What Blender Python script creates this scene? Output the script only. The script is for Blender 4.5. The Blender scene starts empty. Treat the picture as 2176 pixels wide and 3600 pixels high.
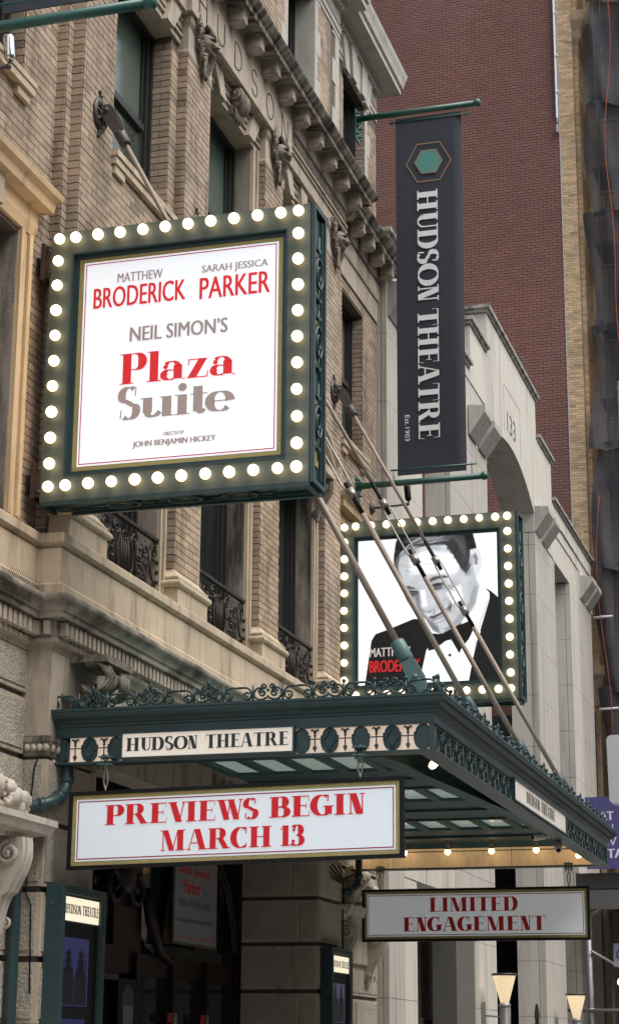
import bpy, bmesh, math, random
import numpy as np
from math import sin, cos, pi, radians, sqrt
from mathutils import Vector, Matrix
random.seed(11)
SC = bpy.context.scene
COL = SC.collection
# ---------------------------------------------------------------- camera
CAM = Vector((6.026, 0.0, 1.6))
R0 = (0.959100586, 0.282985913, 0.006711047)
R1 = (-0.071170207, 0.264022530, -0.961887158)
R2 = (-0.273972383, 0.922068911, 0.273364330)
cd = bpy.data.cameras.new('camera'); cam = bpy.data.objects.new('camera', cd); COL.objects.link(cam)
m = Matrix(((R0[0], -R1[0], -R2[0]), (R0[1], -R1[1], -R2[1]), (R0[2], -R1[2], -R2[2]))).to_4x4()
m.translation = CAM
cam.matrix_world = m
cd.sensor_fit = 'VERTICAL'; cd.sensor_height = 36.0; cd.sensor_width = 36.0; cd.lens = 67.0
cd.clip_start = 0.1; cd.clip_end = 2000
SC.camera = cam
# ---------------------------------------------------------------- light
w = bpy.data.worlds.new('World'); SC.world = w; w.use_nodes = True
wn = w.node_tree.nodes; wl = w.node_tree.links
sky = wn.new('ShaderNodeTexSky'); sky.sky_type = 'NISHITA'; sky.sun_disc = False
SUN_EL, SUN_AZ = radians(60), radians(104)     # azimuth measured from +Y towards +X
sky.sun_elevation = SUN_EL; sky.sun_rotation = SUN_AZ
sky.air_density = 1.0; sky.dust_density = 4.0; sky.ozone_density = 1.0
hs = wn.new('ShaderNodeHueSaturation'); hs.inputs['Saturation'].default_value = 0.30   # overcast: the blue is washed out
wl.new(sky.outputs[0], hs.inputs['Color']); wl.new(hs.outputs[0], wn['Background'].inputs['Color'])
wn['Background'].inputs['Strength'].default_value = 0.15
sl = bpy.data.lights.new('sun', 'SUN'); sl.energy = 1.2; sl.angle = radians(50); sl.color = (1.0, 0.97, 0.92)
so = bpy.data.objects.new('sun', sl); COL.objects.link(so)
sd = Vector((cos(SUN_EL)*sin(SUN_AZ), cos(SUN_EL)*cos(SUN_AZ), sin(SUN_EL)))
so.rotation_euler = sd.to_track_quat('Z', 'Y').to_euler(); so.location = (10, 10, 40)
SC.view_settings.view_transform = 'Standard'; SC.view_settings.look = 'None'
SC.view_settings.exposure = 0.80; SC.view_settings.gamma = 1.0
SC.view_settings.use_curve_mapping = False
# ---------------------------------------------------------------- materials
def mat(name, base, rough=.85, metal=0., var=.18, vs=3., bump=0., bs=60., stain=None, sa=.5, ss=(2.5, 2.5, .5), st=.5,
        tint=False, emit=None, es=0., alpha=1., fine=.0, spec=.5, bump2=0., bs2=15.):
    M = bpy.data.materials.new(name); M.use_nodes = True
    nt = M.node_tree; n = nt.nodes; l = nt.links; b = n['Principled BSDF']
    b.inputs['Roughness'].default_value = rough; b.inputs['Metallic'].default_value = metal
    b.inputs['Specular IOR Level'].default_value = spec
    g = n.new('ShaderNodeNewGeometry')
    def noise(scale, detail=4, rgh=.6):
        t = n.new('ShaderNodeTexNoise'); t.inputs['Scale'].default_value = scale
        t.inputs['Detail'].default_value = detail; t.inputs['Roughness'].default_value = rgh
        l.new(g.outputs['Position'], t.inputs['Vector']); return t
    def math_(op, a, c):
        t = n.new('ShaderNodeMath'); t.operation = op
        for i, x in enumerate((a, c)):
            if isinstance(x, (int, float)): t.inputs[i].default_value = x
            else: l.new(x, t.inputs[i])
        return t.outputs[0]
    def mixc(kind, f, a, c):
        t = n.new('ShaderNodeMix'); t.data_type = 'RGBA'; t.blend_type = kind
        for i, x in ((0, f), (6, a), (7, c)):
            if isinstance(x, (int, float)): t.inputs[i].default_value = x
            elif isinstance(x, tuple): t.inputs[i].default_value = (*x[:3], 1)
            else: l.new(x, t.inputs[i])
        return t.outputs[2]
    c = tuple(base)
    if var > 0:
        nz = noise(vs, 6)
        f = math_('ADD', math_('MULTIPLY', math_('SUBTRACT', nz.outputs['Fac'], .5), 2*var*1.6), 1.)
        if fine > 0:
            nf = noise(90, 2); f = math_('ADD', f, math_('MULTIPLY', math_('SUBTRACT', nf.outputs['Fac'], .5), 2*fine))
        cmb = n.new('ShaderNodeCombineColor')
        for i in range(3): l.new(f, cmb.inputs[i])
        c = mixc('MULTIPLY', 1., c, cmb.outputs[0])
    if stain:
        mp = n.new('ShaderNodeMapping'); mp.inputs['Scale'].default_value = ss
        l.new(g.outputs['Position'], mp.inputs['Vector'])
        t = n.new('ShaderNodeTexNoise'); t.inputs['Scale'].default_value = 1.; t.inputs['Detail'].default_value = 6; t.inputs['Roughness'].default_value = .65
        l.new(mp.outputs[0], t.inputs['Vector'])
        r = n.new('ShaderNodeMapRange'); r.inputs['From Min'].default_value = st; r.inputs['From Max'].default_value = st+.2
        r.inputs['To Max'].default_value = sa
        l.new(t.outputs['Fac'], r.inputs['Value'])
        c = mixc('MIX', r.outputs[0], c, tuple(stain))
    if tint:
        a = n.new('ShaderNodeAttribute'); a.attribute_name = 'tint'
        oi = n.new('ShaderNodeObjectInfo')
        c = mixc('MULTIPLY', 1., c, a.outputs['Color']); c = mixc('MULTIPLY', 1., c, oi.outputs['Color'])
    if isinstance(c, tuple): b.inputs['Base Color'].default_value = (*c, 1)
    else: l.new(c, b.inputs['Base Color'])
    if bump > 0:
        nz = noise(bs, 3); bp = n.new('ShaderNodeBump'); bp.inputs['Strength'].default_value = min(1, bump); bp.inputs['Distance'].default_value = .01*max(1, bump)
        l.new(nz.outputs['Fac'], bp.inputs['Height'])
        if bump2 > 0:
            n2 = noise(bs2, 2); b2 = n.new('ShaderNodeBump'); b2.inputs['Strength'].default_value = min(1, bump2); b2.inputs['Distance'].default_value = .02
            l.new(n2.outputs['Fac'], b2.inputs['Height']); l.new(bp.outputs[0], b2.inputs['Normal']); l.new(b2.outputs[0], b.inputs['Normal'])
        else: l.new(bp.outputs[0], b.inputs['Normal'])
    if emit:
        b.inputs['Emission Color'].default_value = (*emit, 1); b.inputs['Emission Strength'].default_value = es
    if alpha < 1: b.inputs['Alpha'].default_value = alpha
    return M
SOOT = (.07, .055, .045)
BRICK = mat('buff_brick', (.385, .306, .235), .9, var=.20, vs=1.6, bump=.5, bs=70, stain=(.12, .09, .065), sa=.7, ss=(3, 3, .8), st=.49, tint=True, fine=.12)
MORTAR = mat('grey_brown_mortar', (.12, .095, .070), .95, var=.2)
STONEGLOW = mat('bulb_warmed_limestone', (.58, .42, .25), .85, var=.18, vs=2.5, bump=.3, bs=45, stain=(.22, .14, .08), sa=.6, ss=(6, 6, .8), st=.52, fine=.1)  # bulb light on the end-bay stone is put into this orange base colour
STONE = mat('weathered_limestone', (.45, .38, .30), .85, var=.16, vs=2., bump=.35, bs=45, stain=(.14, .11, .08), sa=.75, ss=(5, 5, .9), st=.51, fine=.1)
STONEW = mat('warm_limestone', (.52, .42, .305), .85, var=.18, vs=2.5, bump=.3, bs=45, stain=(.17, .12, .075), sa=.7, ss=(6, 6, .8), st=.5, fine=.1)
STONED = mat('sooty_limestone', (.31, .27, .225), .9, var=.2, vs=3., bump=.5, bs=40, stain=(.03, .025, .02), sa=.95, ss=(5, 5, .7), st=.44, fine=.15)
ROCK = mat('vermiculated_limestone', (.40, .355, .29), .9, var=.18, vs=3, bump=2.2, bs=42, stain=(.12, .095, .07), sa=.6, ss=(3, 3, 1.), st=.55, fine=.2)
CARVE = mat('carved_limestone', (.24, .20, .16), .85, var=.2, vs=9, bump=.4, bs=70, stain=(.045, .036, .03), sa=.85, ss=(9, 9, 6), st=.47)
CARVEM = mat('grimy_carved_stone', (.27, .23, .185), .85, var=.2, vs=8, bump=.4, bs=70, stain=(.05, .04, .032), sa=.85, ss=(9, 9, 6), st=.46)
CARVEL = mat('pale_carved_stone', (.50, .45, .38), .85, var=.15, vs=6, bump=.4, bs=70, stain=(.13, .11, .09), sa=.7, ss=(8, 8, 5), st=.52)
IRON = mat('dark_wrought_iron', (.035, .028, .024), .55, .4, var=.3, vs=20)
TEAL = mat('dark_teal_paint', (.024, .054, .058), .42, 0., var=.15, vs=3, bump=.08, bs=30, stain=(.02, .03, .028), sa=.6, ss=(6, 6, 1.), st=.5)
TEALG = mat('grey_green_paint', (.080, .108, .096), .5, 0., var=.08, vs=2., stain=(.06, .085, .075), sa=.5, ss=(5, 5, .6), st=.55)
TEALD = mat('canopy_teal_paint', (.035, .088, .084), .6, 0., var=.2, vs=4, stain=(.012, .022, .022), sa=.7, ss=(4, 4, 1.2), st=.5)
GOLD = mat('speckled_gold_leaf', (.46, .38, .15), .5, .25, var=.3, vs=60, bump=.2, bs=200)
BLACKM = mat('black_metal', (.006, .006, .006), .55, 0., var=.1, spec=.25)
WINF = mat('black_window_frame', (.02, .021, .021), .45, 0., var=.2, vs=10)
GLASSG = mat('green_shaded_glass', (.095, .135, .112), .12, 0., var=.15, vs=2.5, spec=.9)
GLASSD = mat('dark_glass', (.014, .018, .020), .08, 0., var=.2, vs=2., spec=.9)
WHITEP = mat('backlit_white_acrylic', (.85, .87, .9), .3, 0., var=0, emit=(.86, .92, 1.), es=.30)
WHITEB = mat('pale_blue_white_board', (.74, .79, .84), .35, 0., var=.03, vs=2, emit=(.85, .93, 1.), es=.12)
WHITEG = mat('grey_white_board', (.74, .77, .78), .3, 0., var=.05, vs=2, emit=(.9, .95, 1.), es=.09)  # slight emission added to lift the dark board under the canopy
REDI = mat('red_print', (.62, .02, .025), .5, 0., var=0, emit=(.75, .02, .02), es=.22)
REDB = mat('red_board_print', (.60, .012, .02), .5, 0., var=0)
DREDI = mat('crimson_line_print', (.42, .01, .03), .5, 0., var=0, emit=(.5, .02, .05), es=.15)
TAUPE = mat('taupe_print', (.30, .235, .215), .5, 0., var=0, emit=(.40, .31, .28), es=.2)
BULB = mat('lit_globe_bulb', (1, .95, .85), .3, 0., var=0, emit=(1., .66, .36), es=2.1)
BULBW = mat('lit_warm_bulb', (1, .9, .7), .3, 0., var=0, emit=(1., .64, .32), es=5.5)
ROD = mat('taupe_painted_rod', (.29, .235, .19), .6, .1, var=.2, vs=6, stain=(.16, .07, .04), sa=.7, ss=(12, 12, 6), st=.6)
RODG = mat('grey_painted_iron', (.075, .068, .064), .5, .2, var=.15, vs=8)
STEEL = mat('worn_steel', (.30, .28, .25), .4, .6, var=.2, vs=10)
NAVY = mat('navy_banner_cloth', (.028, .033, .046), .75, 0., var=.16, vs=1.5)
PRINTW = mat('white_print', (.8, .82, .82), .6, 0., var=0)
EMBT = mat('teal_print', (.08, .27, .23), .6, 0., var=.05)
EMBG = mat('bronze_print', (.30, .19, .10), .6, 0., var=.05)
GREY = mat('grey_office_limestone', (.55, .515, .455), .8, var=.06, vs=1.2, bump=.12, bs=60, stain=(.25, .23, .195), sa=.6, ss=(2.6, 2.6, .3), st=.50)
GREYD = mat('streaked_office_stone', (.47, .44, .39), .8, var=.1, vs=1.5, bump=.12, bs=60, stain=(.14, .135, .12), sa=.7, ss=(14, 14, .3), st=.50)
JOINT = mat('dark_joint', (.10, .095, .085), .95, var=.1)
REDBR = mat('painted_maroon_brick', (.19, .088, .074), .8, var=.17, vs=.30, bump=.6, bs=35, stain=(.22, .13, .12), sa=.45, ss=(.6, .6, .25), st=.5, tint=True, fine=.08)
REDMO = mat('maroon_mortar', (.12, .055, .047), .9, var=.15)
TANBR = mat('yellow_tan_brick', (.56, .41, .26), .85, var=.16, vs=1.2, bump=.4, bs=40, stain=(.30, .20, .11), sa=.5, ss=(1.5, 1.5, 8), st=.52, tint=True)
TANST = mat('brown_sandstone', (.36, .26, .175), .85, var=.15, vs=2, bump=.3, bs=30)
NET = None
# ---------------------------------------------------------------- geometry helpers
def wloc(o):
    p = Vector((0, 0, 0))
    while o is not None:
        p = p + o.location; o = o.parent
    return p
def link(name, mesh, parent=None, loc=None):
    o = bpy.data.objects.new(name, mesh); COL.objects.link(o)
    if parent is not None:
        o.parent = parent
        o.location = (Vector(loc) - wloc(parent)) if loc is not None else (0, 0, 0)
    elif loc is not None: o.location = loc
    return o
def thing(name, label, cat, loc, group=None):
    o = link(name, None, None, loc); o['label'] = label; o['category'] = cat
    if group: o['group'] = group
    return o
def tag(o, label, cat, group=None):
    o['label'] = label; o['category'] = cat
    if group: o['group'] = group
    return o
class G:
    def __init__(s): s.v = []; s.f = []; s.m = []; s.sm = []; s.t = []
    def add(s, vs, fs, mi=0, sm=False, t=1.):
        k = len(s.v); s.v += [tuple(v) for v in vs]
        for f in fs: s.f.append(tuple(i+k for i in f)); s.m.append(mi); s.sm.append(sm); s.t.append(t)
    def box(s, x0, x1, y0, y1, z0, z1, mi=0, t=1., skip=()):
        v = [(x, y, z) for x in (x0, x1) for y in (y0, y1) for z in (z0, z1)]
        F = {'-x': (0, 1, 3, 2), '+x': (4, 6, 7, 5), '-y': (0, 4, 5, 1), '+y': (2, 3, 7, 6), '-z': (0, 2, 6, 4), '+z': (1, 5, 7, 3)}
        s.add(v, [F[k] for k in F if k not in skip], mi, False, t)
    def quad(s, a, b, c, d, mi=0, t=1.): s.add([a, b, c, d], [(0, 1, 2, 3)], mi, False, t)
    def prism(s, pts, axis, a, b, mi=0, sm=False):
        # pts 2-D polygon in the two axes other than `axis` (x: (y,z), y: (x,z), z: (x,y)), extruded a..b
        def P(p, h):
            return (h, p[0], p[1]) if axis == 'x' else (p[0], h, p[1]) if axis == 'y' else (p[0], p[1], h)
        n = len(pts); v = [P(p, a) for p in pts] + [P(p, b) for p in pts]
        A = sum(pts[i][0]*pts[(i+1) % n][1]-pts[(i+1) % n][0]*pts[i][1] for i in range(n))
        flip = (A > 0) != (axis == 'y')   # winding seen along +axis
        cap0 = list(range(n)); cap1 = list(range(n, 2*n))
        sides = [(i, (i+1) % n, (i+1) % n+n, i+n) for i in range(n)]
        if flip != (b < a): cap0 = cap0[::-1]
        else: cap1 = cap1[::-1]; sides = [q[::-1] for q in sides]
        s.add(v, [tuple(cap0), tuple(cap1)], mi, False); k = len(s.v)-len(v)
        for q in sides: s.f.append(tuple(i+k for i in q)); s.m.append(mi); s.sm.append(sm); s.t.append(1.)
    def tube(s, path, r, n=8, closed=False, mi=0, cap=True):
        P = [Vector(p) for p in path]; N = len(P); rr = r if isinstance(r, (list, tuple)) else [r]*N
        up = None; rings = []
        for i in range(N):
            if closed: d = P[(i+1) % N]-P[(i-1) % N]
            else: d = P[min(i+1, N-1)]-P[max(i-1, 0)]
            if d.length < 1e-9: d = Vector((0, 0, 1))
            d.normalize()
            if up is None:
                up = Vector((0, 0, 1)) if abs(d.z) < .9 else Vector((1, 0, 0))
            a = d.cross(up)
            if a.length < 1e-6: a = d.cross(Vector((0, 1, 0)))
            a.normalize(); b = a.cross(d).normalized(); up = b
            rings.append([P[i]+(a*cos(2*pi*k/n)+b*sin(2*pi*k/n))*rr[i] for k in range(n)])
        v = [p for R in rings for p in R]; fs = []
        for i in range(N if closed else N-1):
            j = (i+1) % N
            for k in range(n): fs.append((i*n+k, i*n+(k+1) % n, j*n+(k+1) % n, j*n+k))
        if cap and not closed: fs.append(tuple(range(n-1, -1, -1))); fs.append(tuple((N-1)*n+k for k in range(n)))
        s.add(v, fs, mi, True)
    def cyl(s, a, b, r, n=12, mi=0, r2=None): s.tube([a, b], [r, r if r2 is None else r2], n, False, mi)
    def ball(s, c, r, n=10, mi=0, sc=(1, 1, 1)):
        v = [(c[0], c[1], c[2]-r*sc[2])]; m_ = n//2
        for i in range(1, m_):
            a = -pi/2+pi*i/m_
            for k in range(n): v.append((c[0]+r*sc[0]*cos(a)*cos(2*pi*k/n), c[1]+r*sc[1]*cos(a)*sin(2*pi*k/n), c[2]+r*sc[2]*sin(a)))
        v.append((c[0], c[1], c[2]+r*sc[2])); fs = [(0, 1+(k+1) % n, 1+k) for k in range(n)]
        for i in range(m_-2):
            for k in range(n): fs.append((1+i*n+k, 1+i*n+(k+1) % n, 1+(i+1)*n+(k+1) % n, 1+(i+1)*n+k))
        L = len(v)-1; o = 1+(m_-2)*n
        for k in range(n): fs.append((o+k, o+(k+1) % n, L))
        s.add(v, fs, mi, True)
    def lathe(s, prof, c, axis='z', n=20, mi=0, sm=True):
        # prof [(r, h)], around axis through c
        v = []
        for r, h in prof:
            for k in range(n):
                a = 2*pi*k/n; x, y = r*cos(a), r*sin(a)
                v.append((c[0]+x, c[1]+y, c[2]+h) if axis == 'z' else (c[0]+h, c[1]+x, c[2]+y) if axis == 'x' else (c[0]+y, c[1]+h, c[2]+x))
        fs = []
        for i in range(len(prof)-1):
            for k in range(n): fs.append((i*n+k, i*n+(k+1) % n, (i+1)*n+(k+1) % n, (i+1)*n+k))
        fs.append(tuple(range(n-1, -1, -1))); fs.append(tuple((len(prof)-1)*n+k for k in range(n)))
        s.add(v, fs, mi, sm)
    def sweep(s, path, prof, mi=0, cap=True):
        # path: plan points (x,y) open; prof: closed polygon [(out, z)]; outward = right-hand side of travel
        N = len(path); nr = []
        for i in range(N-1):
            d = Vector((path[i+1][0]-path[i][0], path[i+1][1]-path[i][1])).normalized(); nr.append(Vector((d.y, -d.x)))
        off = []
        for i in range(N):
            if i == 0: o = nr[0]
            elif i == N-1: o = nr[-1]
            else:
                o = nr[i-1]+nr[i]; o = o/(o.length_squared/2) if o.length > 1e-6 else nr[i]
            off.append(o)
        n = len(prof); v = [(path[i][0]+off[i].x*p[0], path[i][1]+off[i].y*p[0], p[1]) for i in range(N) for p in prof]
        fs = [(i*n+k, i*n+(k+1) % n, (i+1)*n+(k+1) % n, (i+1)*n+k) for i in range(N-1) for k in range(n)]
        if cap: fs += [tuple(range(n-1, -1, -1)), tuple((N-1)*n+k for k in range(n))]
        s.add(v, fs, mi)
    def mesh(s, name, mats, origin=Vector((0, 0, 0)), tint=False, fixn=False):
        me = bpy.data.meshes.new(name)
        me.from_pydata([(v[0]-origin[0], v[1]-origin[1], v[2]-origin[2]) for v in s.v], [], s.f)
        for x in (mats if isinstance(mats, (list, tuple)) else [mats]): me.materials.append(x)
        me.polygons.foreach_set('material_index', s.m); me.polygons.foreach_set('use_smooth', s.sm)
        if tint:
            a = me.attributes.new('tint', 'FLOAT_COLOR', 'CORNER'); arr = []
            for f, t in zip(s.f, s.t):
                tt = t if isinstance(t, tuple) else (t, t, t)
                arr += [*tt, 1.]*len(f)
            a.data.foreach_set('color', arr)
        if fixn:
            b = bmesh.new(); b.from_mesh(me); bmesh.ops.recalc_face_normals(b, faces=b.faces); b.to_mesh(me); b.free()
        me.update(); return me
    def build(s, name, mats, parent=None, tint=False, fixn=True, loc=None):
        if parent is not None: org = wloc(parent)
        else: org = Vector(loc) if loc is not None else Vector((0, 0, 0))
        me = s.mesh(name, mats, org, tint, fixn)
        return link(name, me, parent, None if parent is not None else loc)
def inst(name, me, parent, loc, rz=0., rot=None, sc=None):
    o = link(name, me, parent, loc)
    o.rotation_euler = rot if rot else (0, 0, rz)
    if sc: o.scale = sc
    return o
def spiral(cx, cz, r0, r1, a0, turns, n=22):
    return [(cx+(r0+(r1-r0)*i/n)*cos(a0+turns*2*pi*i/n), cz+(r0+(r1-r0)*i/n)*sin(a0+turns*2*pi*i/n)) for i in range(n+1)]
def holes_panel(g, axis, f0, f1, u0, u1, z0, z1, holes, mi=0):
    us = sorted({u0, u1, *[a for h in holes for a in h[:2] if u0 < a < u1]}); zs = sorted({z0, z1, *[a for h in holes for a in h[2:] if z0 < a < z1]})
    for i in range(len(us)-1):
        for j in range(len(zs)-1):
            cu, cz = (us[i]+us[i+1])/2, (zs[j]+zs[j+1])/2
            if any(h[0] < cu < h[1] and h[2] < cz < h[3] for h in holes): continue
            if axis == 'x': g.box(f0, f1, us[i], us[i+1], zs[j], zs[j+1], mi)
            else: g.box(us[i], us[i+1], f0, f1, zs[j], zs[j+1], mi)
class Bricks:
    """pool of bricks; the ones that show largest become single parts, the rest one joined part"""
    def __init__(s, L=.2, h=.057, j=.009, proud=.008, amp=.16): s.b = []; s.L, s.h, s.j, s.pr, s.amp = L, h, j, proud, amp
    def lay(s, axis, plane, u0, u1, z0, z1, holes=(), one=False, sgn=1, L=None, h=None, warm=0.):
        L = L or s.L; h = h or s.h; pitch = h+s.j; k0 = math.ceil((z0-.0)/pitch-1e-6)
        for k in range(int(z0/pitch), int(z1/pitch)+1):
            a, b = max(z0+.001, k*pitch), min(z1-.001, k*pitch+h)
            if b-a < .012: continue
            if one: cuts = [(u0+.002, u1-.002)]
            else:
                o = (k % 2)*(L+s.j)/2; i0 = int((u0-o)/(L+s.j))-1; cuts = []
                for i in range(i0, int((u1-o)/(L+s.j))+2):
                    p, q = max(u0+.001, o+i*(L+s.j)), min(u1-.001, o+i*(L+s.j)+L)
                    if q-p > .015: cuts.append((p, q))
            for p, q in cuts:
                segs = [(p, q)]
                for hh in holes:
                    if hh[2] < (a+b)/2 < hh[3]:
                        ns = []
                        for (x, y) in segs:
                            if y <= hh[0] or x >= hh[1]: ns.append((x, y)); continue
                            if x < hh[0]: ns.append((x, hh[0]))
                            if y > hh[1]: ns.append((hh[1], y))
                        segs = ns
                for (x, y) in segs:
                    if y-x > .015:
                        r = random.random(); t = 1+s.amp*(random.random()*2-1)
                        if r < .04 and s.amp > .1: t *= .72
                        c = (t*(1+.05*random.random()+warm), t*(1+warm*.4), t*(1-.07*random.random()-warm))
                        s.b.append((axis, plane, x, y, a, b, c, sgn))
    def flush(s, parent, material, limit=300, name='brick', vis=None):
        def key(b):
            u = (b[2]+b[3])/2; z = (b[4]+b[5])/2
            p = Vector((b[1], u, z)) if b[0] == 'x' else Vector((u, b[1], z))
            d = p-CAM; zc = d.dot(Vector(R2)); xc = d.dot(Vector(R0))/zc*6700; yc = d.dot(Vector(R1))/zc*6700
            vis_ok = abs(xc) < 1060 and abs(yc) < 1770 and (vis is None or vis(xc+1088, yc+1800))
            return (0 if vis_ok else 1, zc)
        s.b.sort(key=key); cache = {}
        for b in s.b[:limit]:
            axis, pl, x, y, a, z, c, sg = b; w_, h_ = round(y-x, 3), round(z-a, 3); kk = (axis, w_, h_, sg)
            if kk not in cache:
                g = G()
                if axis == 'x': g.box(-.002 if sg > 0 else -s.pr, s.pr if sg > 0 else .002, -w_/2, w_/2, -h_/2, h_/2, skip=('-x',) if sg > 0 else ('+x',))
                else: g.box(-w_/2, w_/2, -s.pr, .002, -h_/2, h_/2, skip=('+y',))
                cache[kk] = g.mesh(name, material, tint=True)
            u, v = (x+y)/2, (a+z)/2; dp = random.uniform(-.0015, .0015)
            o = inst(name, cache[kk], parent, (pl+dp, u, v) if axis == 'x' else (u, pl+dp, v)); o.color = (*c, 1)
        if len(s.b) > limit:
            g = G()
            for axis, pl, x, y, a, z, c, sg in s.b[limit:]:
                pl += random.uniform(-.0015, .0015)
                if axis == 'x': g.box(pl-.002 if sg > 0 else pl-s.pr, pl+s.pr if sg > 0 else pl+.002, x, y, a, z, t=c, skip=('-x',) if sg > 0 else ('+x',))
                else: g.box(x, y, pl-s.pr, pl+.002, a, z, t=c, skip=('+y',))
            o = g.build(name+'work', material, parent, tint=True, fixn=False); o['kind'] = 'stuff'
# ---------------------------------------------------------------- lettering
def didone(ch, T=.24, t=.03):
    """strokes of one high-contrast serif letter, cap height 1: list of quads-polygons, advance"""
    polys = []
    def rect(x0, x1, y0, y1): polys.append([(x0, y0), (x1, y0), (x1, y1), (x0, y1)])
    def ser(x0, x1, y, up=True): rect(x0, x1, y, y+t) if up else rect(x0, x1, y-t, y)
    def stem(x, w_=None, y0=0., y1=1., s0=True, s1=True, e=.09):
        w_ = T if w_ is None else w_; rect(x, x+w_, y0, y1)
        if s0: ser(x-e, x+w_+e, y0)
        if s1: ser(x-e, x+w_+e, y1, False)
    def diag(x0, y0, x1, y1, w_): polys.append([(x0, y0), (x0+w_, y0), (x1+w_, y1), (x1, y1)])
    def pen(pts, mx=None, mn=None, ex=1.6):
        mx = T*1.06 if mx is None else mx; mn = t if mn is None else mn; n = len(pts); Ls = []; Rs = []
        for i in range(n):
            a, b = pts[max(i-1, 0)], pts[min(i+1, n-1)]; dx, dy = b[0]-a[0], b[1]-a[1]; L = sqrt(dx*dx+dy*dy) or 1
            w_ = (mn+(mx-mn)*(abs(dy)/L)**ex)/2; nx, ny = -dy/L*w_, dx/L*w_
            Ls.append((pts[i][0]+nx, pts[i][1]+ny)); Rs.append((pts[i][0]-nx, pts[i][1]-ny))
        for i in range(n-1): polys.append([Rs[i], Rs[i+1], Ls[i+1], Ls[i]])
    def arc(cx, cy, rx, ry, a0, a1, n=22): return [(cx+rx*cos(radians(a0+(a1-a0)*i/n)), cy+ry*sin(radians(a0+(a1-a0)*i/n))) for i in range(n+1)]
    def dot(cx, cy, r): polys.append([(cx+r*cos(2*pi*k/12), cy+r*sin(2*pi*k/12)) for k in range(12)])
    h = T/2; X = .62   # x-height for lower case
    def bowl(x, y0, y1, w_):   # right-hand bowl springing from x
        cy, ry = (y0+y1)/2, (y1-y0)/2-t/2; rx = w_-h
        rect(x, x+.02+w_*.25, y1-t, y1); rect(x, x+.02+w_*.25, y0, y0+t)
        pen(arc(x+w_*.25, cy, rx-w_*.25+.02, ry, 90, -90))
    if ch == ' ': return [], .34
    if ch == 'I': stem(.1); return polys, T+.26
    if ch == 'H': stem(.1); stem(.1+T+.30); rect(.1+T, .1+T+.30, .48, .48+t); return polys, 2*T+.56
    if ch == 'L': stem(.1); rect(.1+T, T+.5, 0, t); diag(T+.46, 0, T+.5, .30, .02); return polys, T+.56
    if ch in 'EF':
        stem(.1); rect(.1+T, T+.46, 1-t, 1); diag(T+.44, .72, T+.44, 1, .02); rect(.1+T, T+.34, .5, .5+t); rect(T+.33, T+.355, .38, .64)
        if ch == 'E': rect(.1+T, T+.48, 0, t); diag(T+.44, 0, T+.48, .28, .02)
        return polys, T+.56
    if ch == 'T':
        stem(.29, s1=False); rect(.02, T+.56, 1-t, 1); diag(.0, .70, .02, 1, .02); diag(T+.56, .70, T+.54, 1, .02); return polys, T+.60
    if ch == 'D': stem(.1); bowl(.1+T, 0, 1, .58); return polys, T+.74
    if ch == 'P': stem(.1); bowl(.1+T, .44, 1, .47); return polys, T+.63
    if ch == 'B': stem(.1); bowl(.1+T, .48, 1, .43); bowl(.1+T, 0, .51, .50); return polys, T+.66
    if ch == 'R':
        stem(.1); bowl(.1+T, .47, 1, .45); diag(.1+T+.36, 0, .1+T+.08, .49, T*.95); ser(.1+T+.32, .1+T+.42+T, 0); return polys, 2*T+.56
    if ch == 'U':
        rect(.1, .1+T, .34, 1); ser(.01, T+.19, 1, False); rect(.1+T+.32, .1+T+.32+t, .34, 1); ser(.1+T+.23, .1+T+.42+t, 1, False)
        r = (T/2+.32+t/2)/2; n = 20; L = []
        for i in range(n+1):
            a = pi+pi*i/n; w_ = T+(t-T)*min(1, (i/n)*1.7)
            cx, cy = .1+T/2+r+r*cos(a), .34+(.34-t/2)*sin(a); L.append((cx, cy, max(t, w_*abs(cos(a))+t*abs(sin(a)))))
        for i in range(n):
            (x0, y0, w0), (x1, y1, w1) = L[i], L[i+1]
            d = sqrt((x1-x0)**2+(y1-y0)**2); nx, ny = -(y1-y0)/d, (x1-x0)/d
            polys.append([(x0-nx*w0/2, y0-ny*w0/2), (x1-nx*w1/2, y1-ny*w1/2), (x1+nx*w1/2, y1+ny*w1/2), (x0+nx*w0/2, y0+ny*w0/2)])
        return polys, T+.56
    if ch == 'N':
        rect(.12, .12+t, 0, 1); ser(.03, .24, 0); ser(0, .14, 1, False); x1 = .12+t+.44
        diag(x1+t-T, 0, .12-.02, 1, T); rect(x1, x1+t, 0, 1); ser(x1-.1, x1+.13, 1, False); return polys, x1+.2
    if ch == 'M':
        rect(.12, .12+t, 0, 1); ser(.03, .24, 0); ser(.01, .14, 1, False); diag(.44, 0, .12, 1, T*.9); diag(.44+T*.5, 0, .84, 1, t); stem(.84, T, 0, 1, True, False); ser(.84, .93+T, 1, False)
        return polys, T+1.02
    if ch == 'A':
        diag(.06, 0, .34, 1, t); diag(.62, 0, .34, 1, T); rect(.16, .58, .30, .30+t); ser(-.02, .20, 0); ser(.56, .72+T, 0); return polys, T+.72
    if ch == 'V': diag(.34, 0, .04, 1, T); diag(.34+T*.5, 0, .68, 1, t); ser(-.04, T+.12, 1, False); ser(.60, .80, 1, False); return polys, .80
    if ch == 'W':
        diag(.30, 0, .04, 1, T*.9); diag(.30+T*.5, 0, .56, 1, t); diag(.74, 0, .48, 1, T*.9); diag(.74+T*.5, 0, 1.04, 1, t); ser(-.04, T+.12, 1, False); ser(.96, 1.16, 1, False); ser(.42, .6+T*.6, 1, False); return polys, 1.14
    if ch == 'O': pen(arc(.46+h*.4, .5, .40, .5-t/2, 0, 360, 40)); return polys, .94+h*.6
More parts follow.
